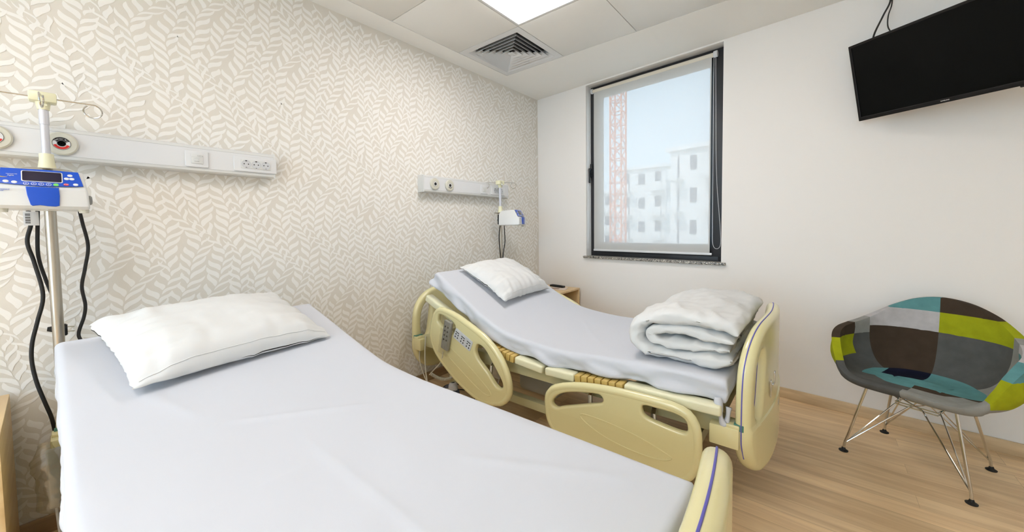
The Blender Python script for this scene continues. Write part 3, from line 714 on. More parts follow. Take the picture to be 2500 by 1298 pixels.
def mattress(yc, prof, thick, label, seed, hw=.45, creases=()):
    P = smoothpath([(a, z, 0) for a, z in prof], 5); P = [(p.x, p.y) for p in P]
    # resample
    acc = [0]
    for i in range(1, len(P)): acc.append(acc[-1]+math.dist(P[i], P[i-1]))
    N = 150; Q = []
    for i in range(N+1):
        d = acc[-1]*i/N; Q.append((lerp(acc, [p[0] for p in P], d), lerp(acc, [p[1] for p in P], d)))
    t = thing('mattress', label, 'mattress', (Q[N//2][0], yc, Q[N//2][1]-thick), 0, 'mattresses under white fitted sheets')
    # cross-section (y, depth below top)
    sec = []
    r = .022; n = 64
    for i in range(n+1): sec.append((-hw+r+(2*hw-2*r)*i/n, 0))
    for k in range(1, 6):
        a = math.radians(90-18*k); sec.append((hw-r+r*math.cos(a), -r+r*math.sin(a)))
    for k in range(1, 8): sec.append((hw, -r-(thick-r-.008)*k/7))
    sec.append((hw-.012, -thick)); 
    for i in range(1, 12): sec.append((hw-.012-(2*hw-.024)*i/12, -thick))
    sec.append((-hw+.012, -thick))
    for k in range(7, -1, -1): sec.append((-hw, -r-(thick-r-.008)*k/7))
    for k in range(4, 0, -1):
        a = math.radians(90-18*k); sec.append((-hw+r-r*math.cos(a), -r+r*math.sin(a)))
    m_ = len(sec); vs = []; fs = []
    rows = [(0, .55)]+[(0, .9)]+[(i, 1) for i in range(N+1)]+[(N, .9), (N, .55)]
    L = acc[-1]
    for ri, (i, sc) in enumerate(rows):
        i0, i1 = max(i-1, 0), min(i+1, N); tx, tz = Q[i1][0]-Q[i0][0], Q[i1][1]-Q[i0][1]; l = math.hypot(tx, tz); nx, nz_ = -tz/l, tx/l
        endoff = {0: -.010, 1: -.006, len(rows)-2: .006, len(rows)-1: .010}.get(ri, 0)
        s_ = L*i/N
        for (y, d) in sec:
            dd = d
            if sc < 1:
                dd = -thick/2+(d+thick/2)*(.82 if sc > .8 else .5); y_ = y*(.997 if sc > .8 else .985)
            else: y_ = y
            w = 0; out = 0
            side = abs(y) > hw-r*1.01
            if d > -.001:      # top surface folds
                edge = (hw-abs(y))/hw
                w = .0035*nz(s_*2.2, y*3.1, seed)+.0015*nz(s_*7+y*3, y*6, seed+5)
                for (xa, ya, xb, yb, amp, wid) in creases:
                    vx, vy = xb-xa, yb-ya; ll = math.hypot(vx, vy); px, py = Q[i][0]-xa, (y+yc)-ya
                    tt = (px*vx+py*vy)/ll/ll; dist = (px*vy-py*vx)/ll
                    if -.1 < tt < 1.1: w += amp*math.exp(-(dist/wid)**2)*sstep(-.1, .15, tt)*sstep(1.1, .85, tt)
            if side:
                k = min(1, -d/thick); 
                fold = nz(s_*6+d*14*(1 if y > 0 else -1), d*9, seed+2)
                out = k*(.012*math.sin(s_*19+d*55+2*nz(s_*3, seed)) if seed == 2 else 0)+k*(.6 if seed == 1 and y < 0 else 1)*(.010+(.008 if seed == 1 else .026)*fold+.012*nz(s_*15+d*30, d*20, seed+3))
                w = k*k*(.008*nz(s_*5, seed)+.004*math.sin(s_*23))
                if y < 0 and seed == 2: out += .004
            x = Q[i][0]+nx*(dd+w)+tx/l*endoff; z = Q[i][1]+nz_*(dd+w)+tz/l*endoff
            vs.append((x-t.location.x, y_+math.copysign(out, y), z-t.location.z))
    for a in range(len(rows)-1):
        for k in range(m_): fs.append((a*m_+k, a*m_+(k+1) % m_, (a+1)*m_+(k+1) % m_, (a+1)*m_+k))
    fs += [tuple(range(m_))[::-1], tuple((len(rows)-1)*m_+k for k in range(m_))]
    MB().add(vs, fs, 0, True).obj('fitted_sheet', m_sheet, t, sharp=0)
    return t
mt1 = mattress(BY1, PR1, .090, 'white sheeted mattress on the near bed', 1, .453,
         creases=[(1.433, -3.36, 1.440, -3.04, .0045, .008), (1.25, -2.995, 1.95, -2.998, .0040, .007), (1.03, -3.11, 1.26, -2.76, .0045, .010), (.62, -3.3, .95, -3.15, .003, .02), (1.6, -3.3, 1.9, -3.0, .003, .015), (1.7, -2.8, 2.1, -2.6, .003, .012)])
mt2 = mattress(BY2, PR2, .088, 'white sheeted mattress on the far bed with raised head end', 2, .452,
         creases=[(1.2, -1.2, 1.6, -1.7, .003, .010)])
# sheet tie hanging at the foot corner of the far mattress
b = MB(); pts = smoothpath([(2.112, -1.800, .535), (2.118, -1.812, .50), (2.126, -1.812, .462), (2.134, -1.806, .440), (2.144, -1.795, .452), (2.148, -1.785, .50)], 5)
b.tube([(p.x-mt2.location.x, p.y-BY2, p.z-mt2.location.z) for p in pts], [.012+.004*math.sin(i*.5) for i in range(len(pts))], 8).obj('corner_tie', m_sheet, mt2, sharp=0)

def pillow(label, c, rz, pitch, L, D, Tk, seed, flange=.02):
    """L across (local y), D along the bed (local x)"""
    t = thing('pillow', label, 'pillow', c, rz, 'white pillows')
    n = 56; vs = []; fs = []
    rot = Matrix.Rotation(pitch, 4, 'Y')
    def P(u, v, s):
        pu, pv = abs(u), abs(v)
        e = (1-pu**4)*(1-pv**3.2)
        h = Tk*.5*(max(e, 0)**.55)
        # corner ears, edges pulled in
        x = u*D/2*(1-.055*(1-v*v)); y = v*L/2*(1-.045*(1-u*u))
        w = 0
        if s > 0:
            w = .010*nz(u*1.3, v*1.5, seed)+ (.020*nz(u*1.2+v*.5, v*7, seed+1)*(pu**1.0)*(.35+.65*pv)+.026*nz(u*7, v*1.6, seed+2)*(pv**1.8)+.010*nz(u*17, v*3, seed+6)*(pv**2.5)+.004*nz(u*6, v*6, seed+8))*(1-max(pu, pv)**12)
            w += -.005*math.exp(-(((v-.08*u)-.0)/.02)**2)*.5*(1-pu)
        z = h*(1.25 if s > 0 else -.42)+w
        edge = max(pu, pv)
        if edge > .9: x += .006*nz(v*11, seed+3, u)*(edge-.9)*10; y += .006*nz(u*11, seed+4, v)*(edge-.9)*10; z += .006*nz(u*8, v*8, seed+7)*(edge-.9)*10
        return rot @ Vector((x, y, z+Tk*.21))
    for s in (1, -1):
        for i in range(n+1):
            for j in range(n+1):
                a, c2 = -1+2*i/n, -1+2*j/n
                a = math.copysign(1-(1-abs(a))**1.35, a); c2 = math.copysign(1-(1-abs(c2))**1.35, c2)
                vs.append(P(a, c2, s))
    m_ = (n+1)**2
    for s in (0, 1):
        for i in range(n):
            for j in range(n):
                a = s*m_+i*(n+1)+j; q = (a, a+1, a+n+2, a+n+1); fs.append(q if s == 0 else q[::-1])
    bm = bmesh.new(); V = [bm.verts.new(v) for v in vs]
    for q in fs: bm.faces.new([V[k] for k in q])
    bmesh.ops.remove_doubles(bm, verts=bm.verts[:], dist=.0012)
    b = MB().bm(bm, 0, None, True); b.obj('pillowcase', m_pillow, t, sharp=0)
    # hem seam
    sv = [P(.93, v/20, 1)+Vector((0, 0, .0015)) for v in range(-19, 20)]
    MB().tube(sv, .0016, 5).obj('hem_seam', m_pillow, t)
    return t
pillow('large white pillow on the near bed', (.470, -2.985, .757), math.radians(8), math.radians(17), .67, .48, .165, 11)
pillow('white pillow on the raised head of the far bed', (.605, -1.295, .808), math.radians(4), math.radians(27), .585, .44, .145, 23)

# folded duvet: thick ribbon folded over itself, pushed along the bed's width
dv = thing('duvet', 'thick white folded duvet on the foot end of the far bed', 'duvet', (1.93, -1.33, .60))
def ribbon(path, th, y0, y1, seed, name):
    P = smoothpath([(a, z, 0) for a, z in path], 10); n = len(P); M_ = 18
    prof = []
    # closed loop: one side out, back on the other, thickness tapers at both ends
    def tk(i): 
        u = i/(n-1); return th*(min(1, (math.sin(math.pi*min(u, 1-u)*6) if min(u, 1-u) < 1/12 else 1))**.5)*(1+.22*nz(u*9, seed))
    nor = []
    for i in range(n):
        t = (P[min(i+1, n-1)]-P[max(i-1, 0)]).normalized(); nor.append(Vector((-t.y, t.x, 0)))
    loop = [(P[i]+nor[i]*tk(i)/2, i, 1) for i in range(n)]+[(P[i]-nor[i]*tk(i)/2, i, -1) for i in range(n-1, -1, -1)]
    K = 46; vs = []; fs = []; m_ = len(loop)
    for k in range(K+1):
        u = k/K; uu = -1+2*u; uu = math.copysign(1-(1-abs(uu))**1.6, uu); y = (y0+y1)/2+uu*(y1-y0)/2
        sh = (1-abs(uu)**7)**.5 if abs(uu) < 1 else 0
        for (q, i, sg) in loop:
            cpt = P[i]; v = cpt+(q-cpt)*(.12+.88*sh)
            wv = .013*nz(v.x*9, v.y*9, y*5+seed)+.011*(1-abs(nz(v.x*13, v.y*13, y*9+seed))*2)**3*.6+.006*nz(v.x*30, v.y*30, y*20+seed)
            v = v+nor[i]*sg*wv
            yy = y+.022*nz(v.x*6, v.y*6, seed+9)*abs(uu)**3+.010*nz(v.x*20, v.y*20, seed)*abs(uu)**3
            vs.append((v.x-1.93, yy+1.33, v.y-.60))
    for k in range(K):
        for i in range(m_): fs.append((k*m_+i, k*m_+(i+1) % m_, (k+1)*m_+(i+1) % m_, (k+1)*m_+i))
    for o_ in (0, K*m_):
        for i in range(n-1): fs.append((o_+i, o_+i+1, o_+m_-2-i, o_+m_-1-i))
    MB().add(vs, fs, 0, True).obj(name, m_pillow, dv, sharp=0)
ribbon([(2.150, .668), (2.10, .648), (2.01, .636), (1.90, .634), (1.82, .640), (1.765, .668), (1.750, .715), (1.772, .762), (1.84, .792), (1.93, .806), (2.04, .806), (2.13, .792), (2.168, .768)], .078, -1.735, -.95, 3, 'outer_fold')
ribbon([(2.155, .738), (2.07, .744), (1.97, .752), (1.89, .750), (1.835, .738), (1.818, .716), (1.842, .694), (1.90, .686), (1.99, .692), (2.08, .696), (2.140, .705)], .050, -1.725, -.96, 7, 'inner_fold')

# ------------------------------------------------------------------ infusion poles, pumps and their cables
def iv_pole(label, x, y, zb, ztop, hookdir, zjw=1.475):
    t = thing('infusion_pole', label, 'drip stand pole', (x, y, zb), 0, 'infusion poles at the bed heads')
    h = ztop-zb; zj = zjw-zb
    b = MB().tube([(0, 0, 0), (0, 0, zj)], .0155, 20)
    b.obj('lower_tube', m_steel, t)
    MB().tube([(0, 0, zj), (0, 0, h-.03)], [.0112, .0112], 16).obj('upper_tube', m_alu, t)
    MB().tube([(0, 0, zj), (0, 0, zj+.004), (0, 0, h-.11), (0, 0, h-.109), (0, 0, h-.108)], [.0112, .0114, .0114, .0128, .0128], 16, cap=True).tube([(0, 0, h-.108), (0, 0, h-.03)], .0130, 16).obj('upper_sleeve', m_alu, t)
    MB().lathe([(.022, zj-.028), (.024, zj-.026), (.0185, zj+.012), (.0185, zj+.032), (.012, zj+.034)], (0, 0, 0), 24).obj('clamp_collar', m_creaml, t)
    for a in (0, 2.1, 4.2):
        pass
    MB().lathe([(.0001, zj-.036), (.030, zj-.034), (.062, zj-.028), (.058, zj-.025), (.028, zj-.029), (.016, zj-.028)], (0, 0, 0), 3 if False else 24).obj('drip_tray', m_steel, t)
    hd = MB().lathe([(.015, h-.055), (.019, h-.030), (.022, h-.022), (.022, h-.018)], (0, 0, 0), 20).box((-.026, -.034, h-.028), (.026, .034, h+.008), .006)
    hd.lathe([(.004, .018), (.004, .023), (.0001, .023)], (0, .006, h-.040), 10, axis='x')
    hd = hd.obj('hook_head', m_creaml, t)
    for d in range(4):
        a = hookdir+d*math.pi/2; ux, uy = math.cos(a), math.sin(a); sx, sy = -uy, ux
        ln = .125 if d % 2 == 0 else .075
        pts = [(ux*r, uy*r, h-.010) for r in (.02, ln*.5, ln)]
        R0 = .025
        for k in range(1, 13):
            q = math.radians(90-27*k); c0 = ln
            off = .007*k/12
            pts.append((ux*(c0+R0*math.cos(q))+sx*off, uy*(c0+R0*math.cos(q))+sy*off, h-.010-R0+R0*math.sin(q)))
        MB().tube(smoothpath(pts, 3), .0026, 8).obj('hook', m_chrome, t)
    MB().lathe([(.018, -.02), (.030, -.015), (.030, .02), (.020, .03)], (0, 0, 0), 20).obj('base_socket', m_creamd, t)
    return t
iv_pole('chrome infusion pole at the head of the near bed, four hooks on top', .15, -3.418, .40, 1.725, math.radians(84))
iv_pole('chrome infusion pole at the head of the far bed by the window corner', .15, -.815, .40, 1.628, math.radians(50), 1.372)
def pump(label, x, y, z, rz):
    """front faces local +x, width along y"""
    t = thing('infusion_pump', label, 'infusion pump', (x, y, z), rz, 'blue and white infusion pumps')
    # body: side profile in x,z swept over width with tapered front
    hw = .105
    me = plate([[(.02, -.055), (.205, -.055), (.215, -.045), (.213, .010), (.196, .022), (.165, .078), (.150, .082), (.045, .075), (.02, .05)]], 2*hw, .008, 0, 3)
    b = MB().me(me, 0, XZ); 
    b.v = [(vx, vy*(1-.10*max(0, (vz+.02)/.1)), vz) for vx, vy, vz in b.v]
    b.obj('body', m_trunk, t)
    # front frame on sloped face
    P0, P1 = Vector((.200, 0, .020)), Vector((.167, 0, .080)); up = (P1-P0).normalized(); nrm = Vector((up.z, 0, -up.x)); ct = (P0+P1)/2+nrm*.0015
    if nrm.x < 0: nrm = -nrm
    M = frame(ct, (0, 1, 0), up, nrm)
    kw = .086
    kp = MB().me(plate([[(-kw, .033), (-kw-.004, -.006), (-kw-.006, -.026), (-.05, -.030), (0, -.0335), (.05, -.030), (kw+.006, -.026), (kw+.003, -.006), (kw-.004, .033), (0, .035)]], .003, .001, 0), 0, M)
    kp = kp.obj('control_panel', m_blue, t)
    kp['label'] = 'blue control panel'
    MB().me(plate([rrect(-.045, -.017, .045, .026, .005)], .002, .0005, 0), 0, M @ T(0, 0, .002)).obj('screen_bezel', m_white, kp)
    MB().me(plate([rrect(-.0425, -.0150, .0425, .0240, .004)], .003, .0005, 0), 0, M @ T(0, 0, .0024)).obj('screen', mat('pump_screen', (28, 22, 48), .15), kp)
    def btn(cx, cy, r, mt, nm, ry=None):
        MB().me(plate([ell(cx, cy, r, (ry or r))], .0022, .0005, 0), 0, M @ T(0, 0, .0018)).obj(nm, mt, kp)
    g = mat('green_button', (120, 215, 90), .4); rd = mat('red_button', (215, 45, 60), .4)
    for cx, cy in ((-.076, -.020), (-.059, -.022), (.074, -.021), (.062, .016), (.066, .002), (.054, .002)): btn(cx, cy, .0062, m_white, 'button', .0050)
    for cx in (-.035, -.019, -.003, .013): btn(cx, -.0255, .0062, m_white, 'button', .0052)
    for cx in (-.035, -.019, -.003, .013):
        MB().me(plate([ell(cx, -.0255, .0050, .0040)], .0026, .0005, 0), 0, M @ T(0, 0, .0019)).obj('button_face', m_blue, kp)
    for cx, sg in ((-.035, 1), (-.019, 1), (-.003, -1), (.013, -1)):
        MB().add([M @ Vector((cx-.0022, -.0255-sg*.0012, .0034)), M @ Vector((cx+.0022, -.0255-sg*.0012, .0034)), M @ Vector((cx, -.0255+sg*.0016, .0034))], [(0, 1, 2)]).obj('arrow_mark', m_white, kp)
    btn(.029, -.0255, .0062, g, 'start_button', .0052); btn(.052, -.0225, .0062, rd, 'stop_button', .0045)
    MB().me(textmesh('STOP', .0045), 0, M @ T(.052, -.0225, .0032)).obj('lettering', m_white, kp, sharp=0)
    MB().me(textmesh('Injectomat MC', .0038), 0, M @ T(-.064, .010, .0018)).me(textmesh('Agilia', .0062), 0, M @ T(-.066, .004, .0018)).obj('lettering', m_white, kp, sharp=0)
    MB().tube([M @ Vector((-.080+.0125*math.cos(a), .003+.0065*math.sin(a), .0020)) for a in [math.radians(150+12*k) for k in range(14)]], [.0003+.0009*math.sin(math.pi*k/13) for k in range(14)], 5).obj('logo_swoosh', mat('yellow_print', (235, 200, 60), .5), kp)
    b = MB()
    for k in range(12): b.me(plate([rrect(-.035+k*.006, -.0375, -.0305+k*.006, -.0358, .0004, 1)], .001, .0001, 0), 0, M @ T(0, 0, -.0002))
    b.obj('indicator_row', m_dark, t)
    # blue syringe flap on the front
    fl = [(-.036, .018), (-.034, -.010), (-.028, -.042), (-.024, -.046), (-.008, -.043), (.008, -.046), (.026, -.047), (.034, -.044), (.036, -.010), (.035, .018)]
    MB().me(plate([fl], .007, .002, 0), 0, frame((.216, 0, 0), (0, 1, 0), (0, 0, 1), (1, 0, 0))).obj('flap', m_blue, t)
    MB().me(textmesh('FRESENIUS', .0045), 0, frame((.2157, -.079, .006), (0, 1, 0), (0, 0, 1), (1, 0, 0))).me(textmesh('KABI', .0045), 0, frame((.2157, -.085, .0015), (0, 1, 0), (0, 0, 1), (1, 0, 0))).obj('lettering', m_blue, t, sharp=0)
    MB().lathe([(.017, 0), (.017, .006), (.013, .010), (.0001, .011)], (.150, hw-.002, -.018), 20, axis='y').obj('side_knob', m_grey, t)
    MB().lathe([(.012, -.012), (.014, 0)], (.185, -.088, -.055), 14).lathe([(.012, -.012), (.014, 0)], (.185, .090, -.055), 14).obj('foot', m_offwhite, t)
    MB().box((-.022, -.022, -.045), (.024, .022, .045), .005).lathe([(.014, -.045), (.014, -.022)], (0, 0, -.005), 16, axis='y').obj('pole_clamp', m_black, t)
    return t
pump('infusion pump with blue panel on the pole of the near bed', .150, -3.428, 1.348, math.radians(-1))
pump('small-looking infusion pump seen from its side on the far bed pole', .150, -.815, 1.285, math.radians(20))
def cable(label, pts, r, m, name='power_cable', group=None, cat='cable'):
    t = MB().tube(smoothpath(pts, 8), r, 8)
    o = t.obj(name, m, sharp=0); return tag(o, label, cat, group)
c = cable('black cable with a barcode tag hanging from the near pump', [(.12, -3.470, 1.295), (.12, -3.465, 1.25), (.12, -3.477, 1.179), (.12, -3.464, 1.10), (.12, -3.449, .976), (.12, -3.466, .88), (.12, -3.482, .80), (.12, -3.486, .73), (.13, -3.478, .65), (.14, -3.462, .57), (.14, -3.448, .50), (.14, -3.440, .42)], .0058, m_rubber, group='black cables of the near pump')
lb = MB().box((.125, -3.482, 1.24), (.129, -3.446, 1.292), .0005).obj('barcode_tag', m_white, c); lb['label'] = 'white tag with black barcode'
b = MB()
for k, (a, w) in enumerate(((0, .003), (.005, .001), (.008, .003), (.013, .002), (.017, .001), (.020, .003), (.025, .001), (.029, .003), (.034, .002))): b.box((.1288, -3.478, 1.248+a), (.1296, -3.466, 1.248+a+w))
b.obj('barcode', m_dark, lb)
cable('black cable with a plug passing behind the near infusion pole', [(.11, -3.448, 1.295), (.11, -3.450, 1.25), (.11, -3.454, 1.13), (.10, -3.441, 1.037), (.10, -3.422, .95), (.10, -3.408, .88), (.10, -3.412, .838)], .0055, m_rubber, group='black cables of the near pump')
cable('black cable looping down right of the near infusion pole', [(.12, -3.345, 1.310), (.12, -3.338, 1.25), (.12, -3.327, 1.157), (.11, -3.338, 1.07), (.11, -3.350, .994), (.11, -3.344, .92), (.11, -3.350, .87), (.12, -3.367, .807), (.13, -3.356, .765), (.12, -3.34, .70)], .0055, m_rubber, group='black cables of the near pump')
t = thing('power_plug', 'black mains plug hanging behind the near infusion pole', 'plug', (.10, -3.41, .83))
MB().tube([(0, -.035, .010), (0, -.010, .006), (0, .012, .0)], [.008, .015, .019], 12).box((-.012, -.006, -.024), (.012, .016, .022), .006).obj('plug_body', m_rubber, t)
for dz_ in (-.008, .010): MB().tube([(0, .012, dz_), (0, .034, dz_-.003)], .0024, 8).obj('pin', m_chrome, t)
cable('left black cable hanging from the pump of the far bed', [(.17, -.83, 1.26), (.165, -.845, 1.20), (.16, -.850, 1.12), (.16, -.842, 1.02), (.16, -.830, .94), (.16, -.82, .80)], .0042, m_rubber, group='black cables of the far pump')
cable('right black cable hanging from the pump of the far bed', [(.18, -.80, 1.24), (.18, -.795, 1.16), (.18, -.792, 1.08), (.17, -.80, 1.0), (.165, -.81, .90), (.16, -.81, .78)], .0042, m_rubber, group='black cables of the far pump')

# ------------------------------------------------------------------ bedside cabinets
def cabinet(label, x0, x1, y0, y1, h):
    t = thing('bedside_cabinet', label, 'bedside cabinet', ((x0+x1)/2, (y0+y1)/2, 0), 0, 'light wood bedside cabinets')
    cx, cy = (x0+x1)/2, (y0+y1)/2; w = .018
    def bx(n, lo, hi, bev=.0015):
        MB().box((lo[0]-cx, lo[1]-cy, lo[2]), (hi[0]-cx, hi[1]-cy, hi[2]), bev).obj(n, m_cab, t)
    bx('top', (x0, y0, h-w), (x1, y1, h)); bx('side_panel', (x0, y0, .03), (x1-.002, y0+w, h-w)); bx('side_panel', (x0, y1-w, .03), (x1-.002, y1, h-w))
    bx('back_panel', (x0, y0+w, .03), (x0+.01, y1-w, h-w)); bx('shelf', (x0+.01, y0+w, h-.19), (x1-.01, y1-w, h-.19+w)); bx('bottom', (x0, y0+w, .03), (x1-.004, y1-w, .05))
    d = MB().box((x1-.02-cx, y0+w+.002-cy, .055), (x1-.003-cx, y1-w-.002-cy, h-.195), .002).obj('door', m_cab, t)
    MB().tube([(x1-.003-cx, -.05, h-.23), (x1+.018-cx, -.05, h-.23), (x1+.018-cx, .05, h-.23), (x1-.003-cx, .05, h-.23)], .004, 8).obj('handle', m_steel, d)
    MB().box((x0+.02-cx, y0+.02-cy, 0), (x1-.03-cx, y1-.02-cy, .03)).obj('plinth', m_cab, t)
    return t
cabinet('light wood bedside cabinet at the left edge beside the near bed', .02, .522, -4.02, -3.546, .60)
cabinet('light wood bedside cabinet with open shelf in the corner under the window', .02, .555, -.56, -.085, .60)
b = MB().me(plate([rrect(-.088, -.0215, .088, .0215, .010)], .018, .006, 0, 3)); b.obj
t = thing('remote_control', 'black television remote lying on the far bedside cabinet', 'remote control', (.365, -.20, .607), math.radians(-8))
MB().me(plate([rrect(-.088, -.0215, .088, .0215, .010)], .018, .006, 0, 3), 0, T(0, 0, .009)).obj('body', m_black, t)
b = MB()
for i in range(10):
    for j in range(3): b.me(plate([rrect(-.072+i*.013, -.014+j*.011, -.064+i*.013, -.008+j*.011, .002, 2)], .003, .0008, 0), 0, T(0, 0, .0185))
b.obj('buttons', m_rubber, t)['kind'] = 'stuff'
t = thing('leaflet', 'pale printed leaflet under the television remote', 'leaflet', (.40, -.27, .6005), math.radians(20))
MB().box((-.10, -.075, 0), (.10, .075, .006), .001).obj('pages', mat('pale_paper', (222, 205, 190), .7), t)
MB().box((-.09, -.06, .0058), (.03, .02, .0064)).obj('printed_picture', mat('brown_print', (170, 140, 120), .7), t)

# ------------------------------------------------------------------ handsets, bag, loose cables
t = thing('bed_handset', 'grey button handset in a plastic sleeve hooked on the far bed head rail', 'bed remote', (.645, BY2-.565, .565))
a = math.radians(13); M = frame((0, 0, 0), (math.cos(a), 0, -math.sin(a)), (math.sin(a), 0, math.cos(a)), (0, -1, 0)) @ Matrix.Identity(4)
MB().me(plate([rrect(-.032, -.105, .032, .082, .008)], .022, .006, 0, 3), 0, M).obj('body', m_grey, t)
b = MB()
for i in range(4):
    for j in (-.012, .012): b.lathe([(.0058, .010), (.0055, .0128), (.0001, .013)], (j, .045-i*.028, 0), 12, 0, M)
b.obj('buttons', m_dark, t)
vs = []; fs = []
for i in range(25):
    for j in range(17):
        x = -.044+.088*j/16; z = -.135+.235*i/24
        vs.append(M @ Vector((x*(1+.12*nz(i*.4, 2)), z+.006*nz(x*60, i), .0165+.005*nz(x*55, z*40, 1))))
for i in range(24):
    for j in range(16): fs.append((i*17+j, i*17+j+1, i*17+j+18, i*17+j+17))
MB().add(vs, fs, 0, True).obj('plastic_sleeve', m_film, t, sharp=0)
MB().tube([(.005, .012, .060), (.02, .030, .092), (.03, .055, .075), (.03, .058, .045)], .005, 8).obj('hook', m_lgrey, t)
t = thing('bagged_handset', 'grey handset in a clear crinkled bag hanging beside the near bed head', 'bed remote', (.335, -3.462, .35))
MB().box((-.010, -.004, -.105), (.012, .034, .105), .006, 0, None, 3).obj('body', m_grey, t)
vs = []; fs = []; n = 22
for i in range(31):
    z = -.125+.255*i/30; k = sstep(0, .12, i/30)*.75+.25; k *= (1-.55*sstep(.72, 1, i/30))
    for j in range(n):
        a = 2*math.pi*j/n; rr = 1+.25*nz(math.cos(a)*2.5, math.sin(a)*2.5, i*.35)
        vs.append((.030*k*rr*math.cos(a), .006+.036*k*rr*math.sin(a)-.010*sstep(.4, .8, i/30), z))
for i in range(30):
    for j in range(n): fs.append((i*n+j, i*n+(j+1) % n, (i+1)*n+(j+1) % n, (i+1)*n+j))
MB().add(vs, fs, 0, True).obj('plastic_bag', m_film, t, sharp=0)
MB().tube([(.0, .012, -.105), (.0, .014, -.16), (.01, .02, -.30), (.03, .04, -.345)], .004, 8).obj('lead', m_lgrey, t)
wh = mat('white_cable', (214, 212, 200), .5)
cable('white cable dropping from the head corner block of the far bed', [(.20, -1.775, .355), (.205, -1.785, .27), (.25, -1.78, .16), (.33, -1.77, .06), (.42, -1.76, .008)], .0035, wh, group='white cables under the far bed')
cable('white cable hanging straight down behind the head rail of the far bed', [(.285, -1.79, .46), (.287, -1.80, .34), (.293, -1.80, .20), (.32, -1.79, .08), (.40, -1.78, .008)], .0042, wh, group='white cables under the far bed')
cable('white lead running from the far bed handset to the cable bundle', [(.60, BY2-.562, .44), (.55, -1.88, .36), (.42, -1.84, .26), (.33, -1.80, .20)], .0035, wh, group='white cables under the far bed')
pts = []
for k in range(240):
    u = k/239; a = k*2*math.pi/8; cx, cy, cz = .33+.20*u, -1.79+.10*u, .205-.045*math.sin(math.pi*u*.9)+.05*u*u
    pts.append((cx+.002*math.cos(a), cy+.009*math.sin(a), cz+.009*math.cos(a)))
tag(MB().tube(pts, .0026, 6).obj('coiled_cable', wh, sharp=0), 'cream coiled spiral cable behind the head rail of the far bed', 'cable')
cable('thin grey cable hanging from the control box of the far bed to the floor', [(.80, BY2-.26, .238), (.795, BY2-.28, .18), (.77, BY2-.33, .09), (.73, BY2-.40, .006)], .0035, m_lgrey, group='white cables under the far bed')
for k, (x0, y0) in enumerate(((.36, -1.55), (.42, -1.62))):
    pts = [(x0+.16*math.cos(q)*(1-.2*k)+.02*nz(q, k), y0+.10*math.sin(q), .006+.004*k) for q in [math.radians(30*i) for i in range(10+k*2)]]
    cable(['dark cable coiled on the floor under the head of the far bed, outer loop', 'dark cable coiled on the floor under the head of the far bed, inner loop'][k], pts, .004, m_rubber)

# ------------------------------------------------------------------ television on the window wall
TP = Vector((2.577, -.376, 1.809)); ty, tt, tr = -.652, .275, -.029; TW, TH = .74, .428
d = Vector((math.cos(ty), math.sin(ty), 0)); nn = Vector((math.sin(ty), -math.cos(ty), 0))
up = Vector((0, 0, 1))*math.cos(tt)+nn*math.sin(tt); nv = nn*math.cos(tt)-Vector((0, 0, 1))*math.sin(tt)
d2 = d*math.cos(tr)+up*math.sin(tr); up = up*math.cos(tr)-d*math.sin(tr)
t = thing('television', 'black flat television tilted down on the wall, top right', 'television')
t.matrix_world = frame(TP+d2*TW/2, d2, up, nv)
m_tvb = mat('tv_gloss_black', (14, 12, 13), .25, spec=.3); m_scr = mat('tv_screen', (7, 8, 7), .2, spec=.10)
MB().me(plate([rrect(-TW/2, 0, TW/2, TH, .003, 2), rrect(-TW/2+.014, .022, TW/2-.014, TH-.014, .001, 1)], .022, .002, 0), 0, T(0, 0, -.011)).obj('bezel', m_tvb, t)
MB().box((-TW/2+.014, .022, -.012), (TW/2-.014, TH-.014, -.004)).obj('screen', m_scr, t)
MB().box((-TW/2+.004, .004, -.045), (TW/2-.004, TH-.004, -.018), .012, 0, None, 3).box((-.22, .05, -.075), (.22, TH-.10, -.04), .015, 0, None, 3).obj('back_cover', m_black, t)
MB().me(textmesh('SAMSUNG', .0072), 0, T(.008, .011, .0003)).obj('lettering', m_white, t, sharp=0)
MB().box((.245, -.007, -.012), (.315, .004, -.002), .004).obj('sensor_pod', m_dark, t)
# bracket between wall and set
ctr = TP+d2*TW/2+up*.2-nv*.075
wp = Vector(ww(2.93, 0, 2.02)); t = thing('tv_bracket', 'black wall bracket holding the television', 'bracket', wp, WA)
Mi = (Matrix.Translation(wp) @ Matrix.Rotation(WA, 4, 'Z')).inverted()
MB().box((-.05, -.012, -.12), (.05, 0, .12), .002).obj('wall_plate', m_black, t)
q = Mi @ ctr
MB().tube([(0, -.01, 0), (0, -.08, 0), tuple(q)], .018, 10).obj('arm', m_black, t)
tvl = TP+up*TH
def tvp(s, e, dd): return TP+d2*s+up*e+nv*dd
p0, p1 = tvp(.095, TH-.02, -.035), tvp(.19, TH-.02, -.035)
top = Vector(ww(2.72, .03, H-.01))
cable('thicker black cable running from the ceiling to the left of the television', [top, top+Vector((-.004, -.02, -.10)), top*.45+p0*.55+Vector((.01, 0, .0)), p0+Vector((.01, 0, .05)), p0], .0045, m_rubber, group='black cables above the television')
cable('thinner black cable running from the ceiling to the television top', [top+Vector((.004, 0, 0)), top+Vector((.002, -.03, -.12)), top*.45+p1*.55+Vector((-.015, 0, -.02)), p1+Vector((-.02, .0, .045)), p1], .003, m_rubber, group='black cables above the television')

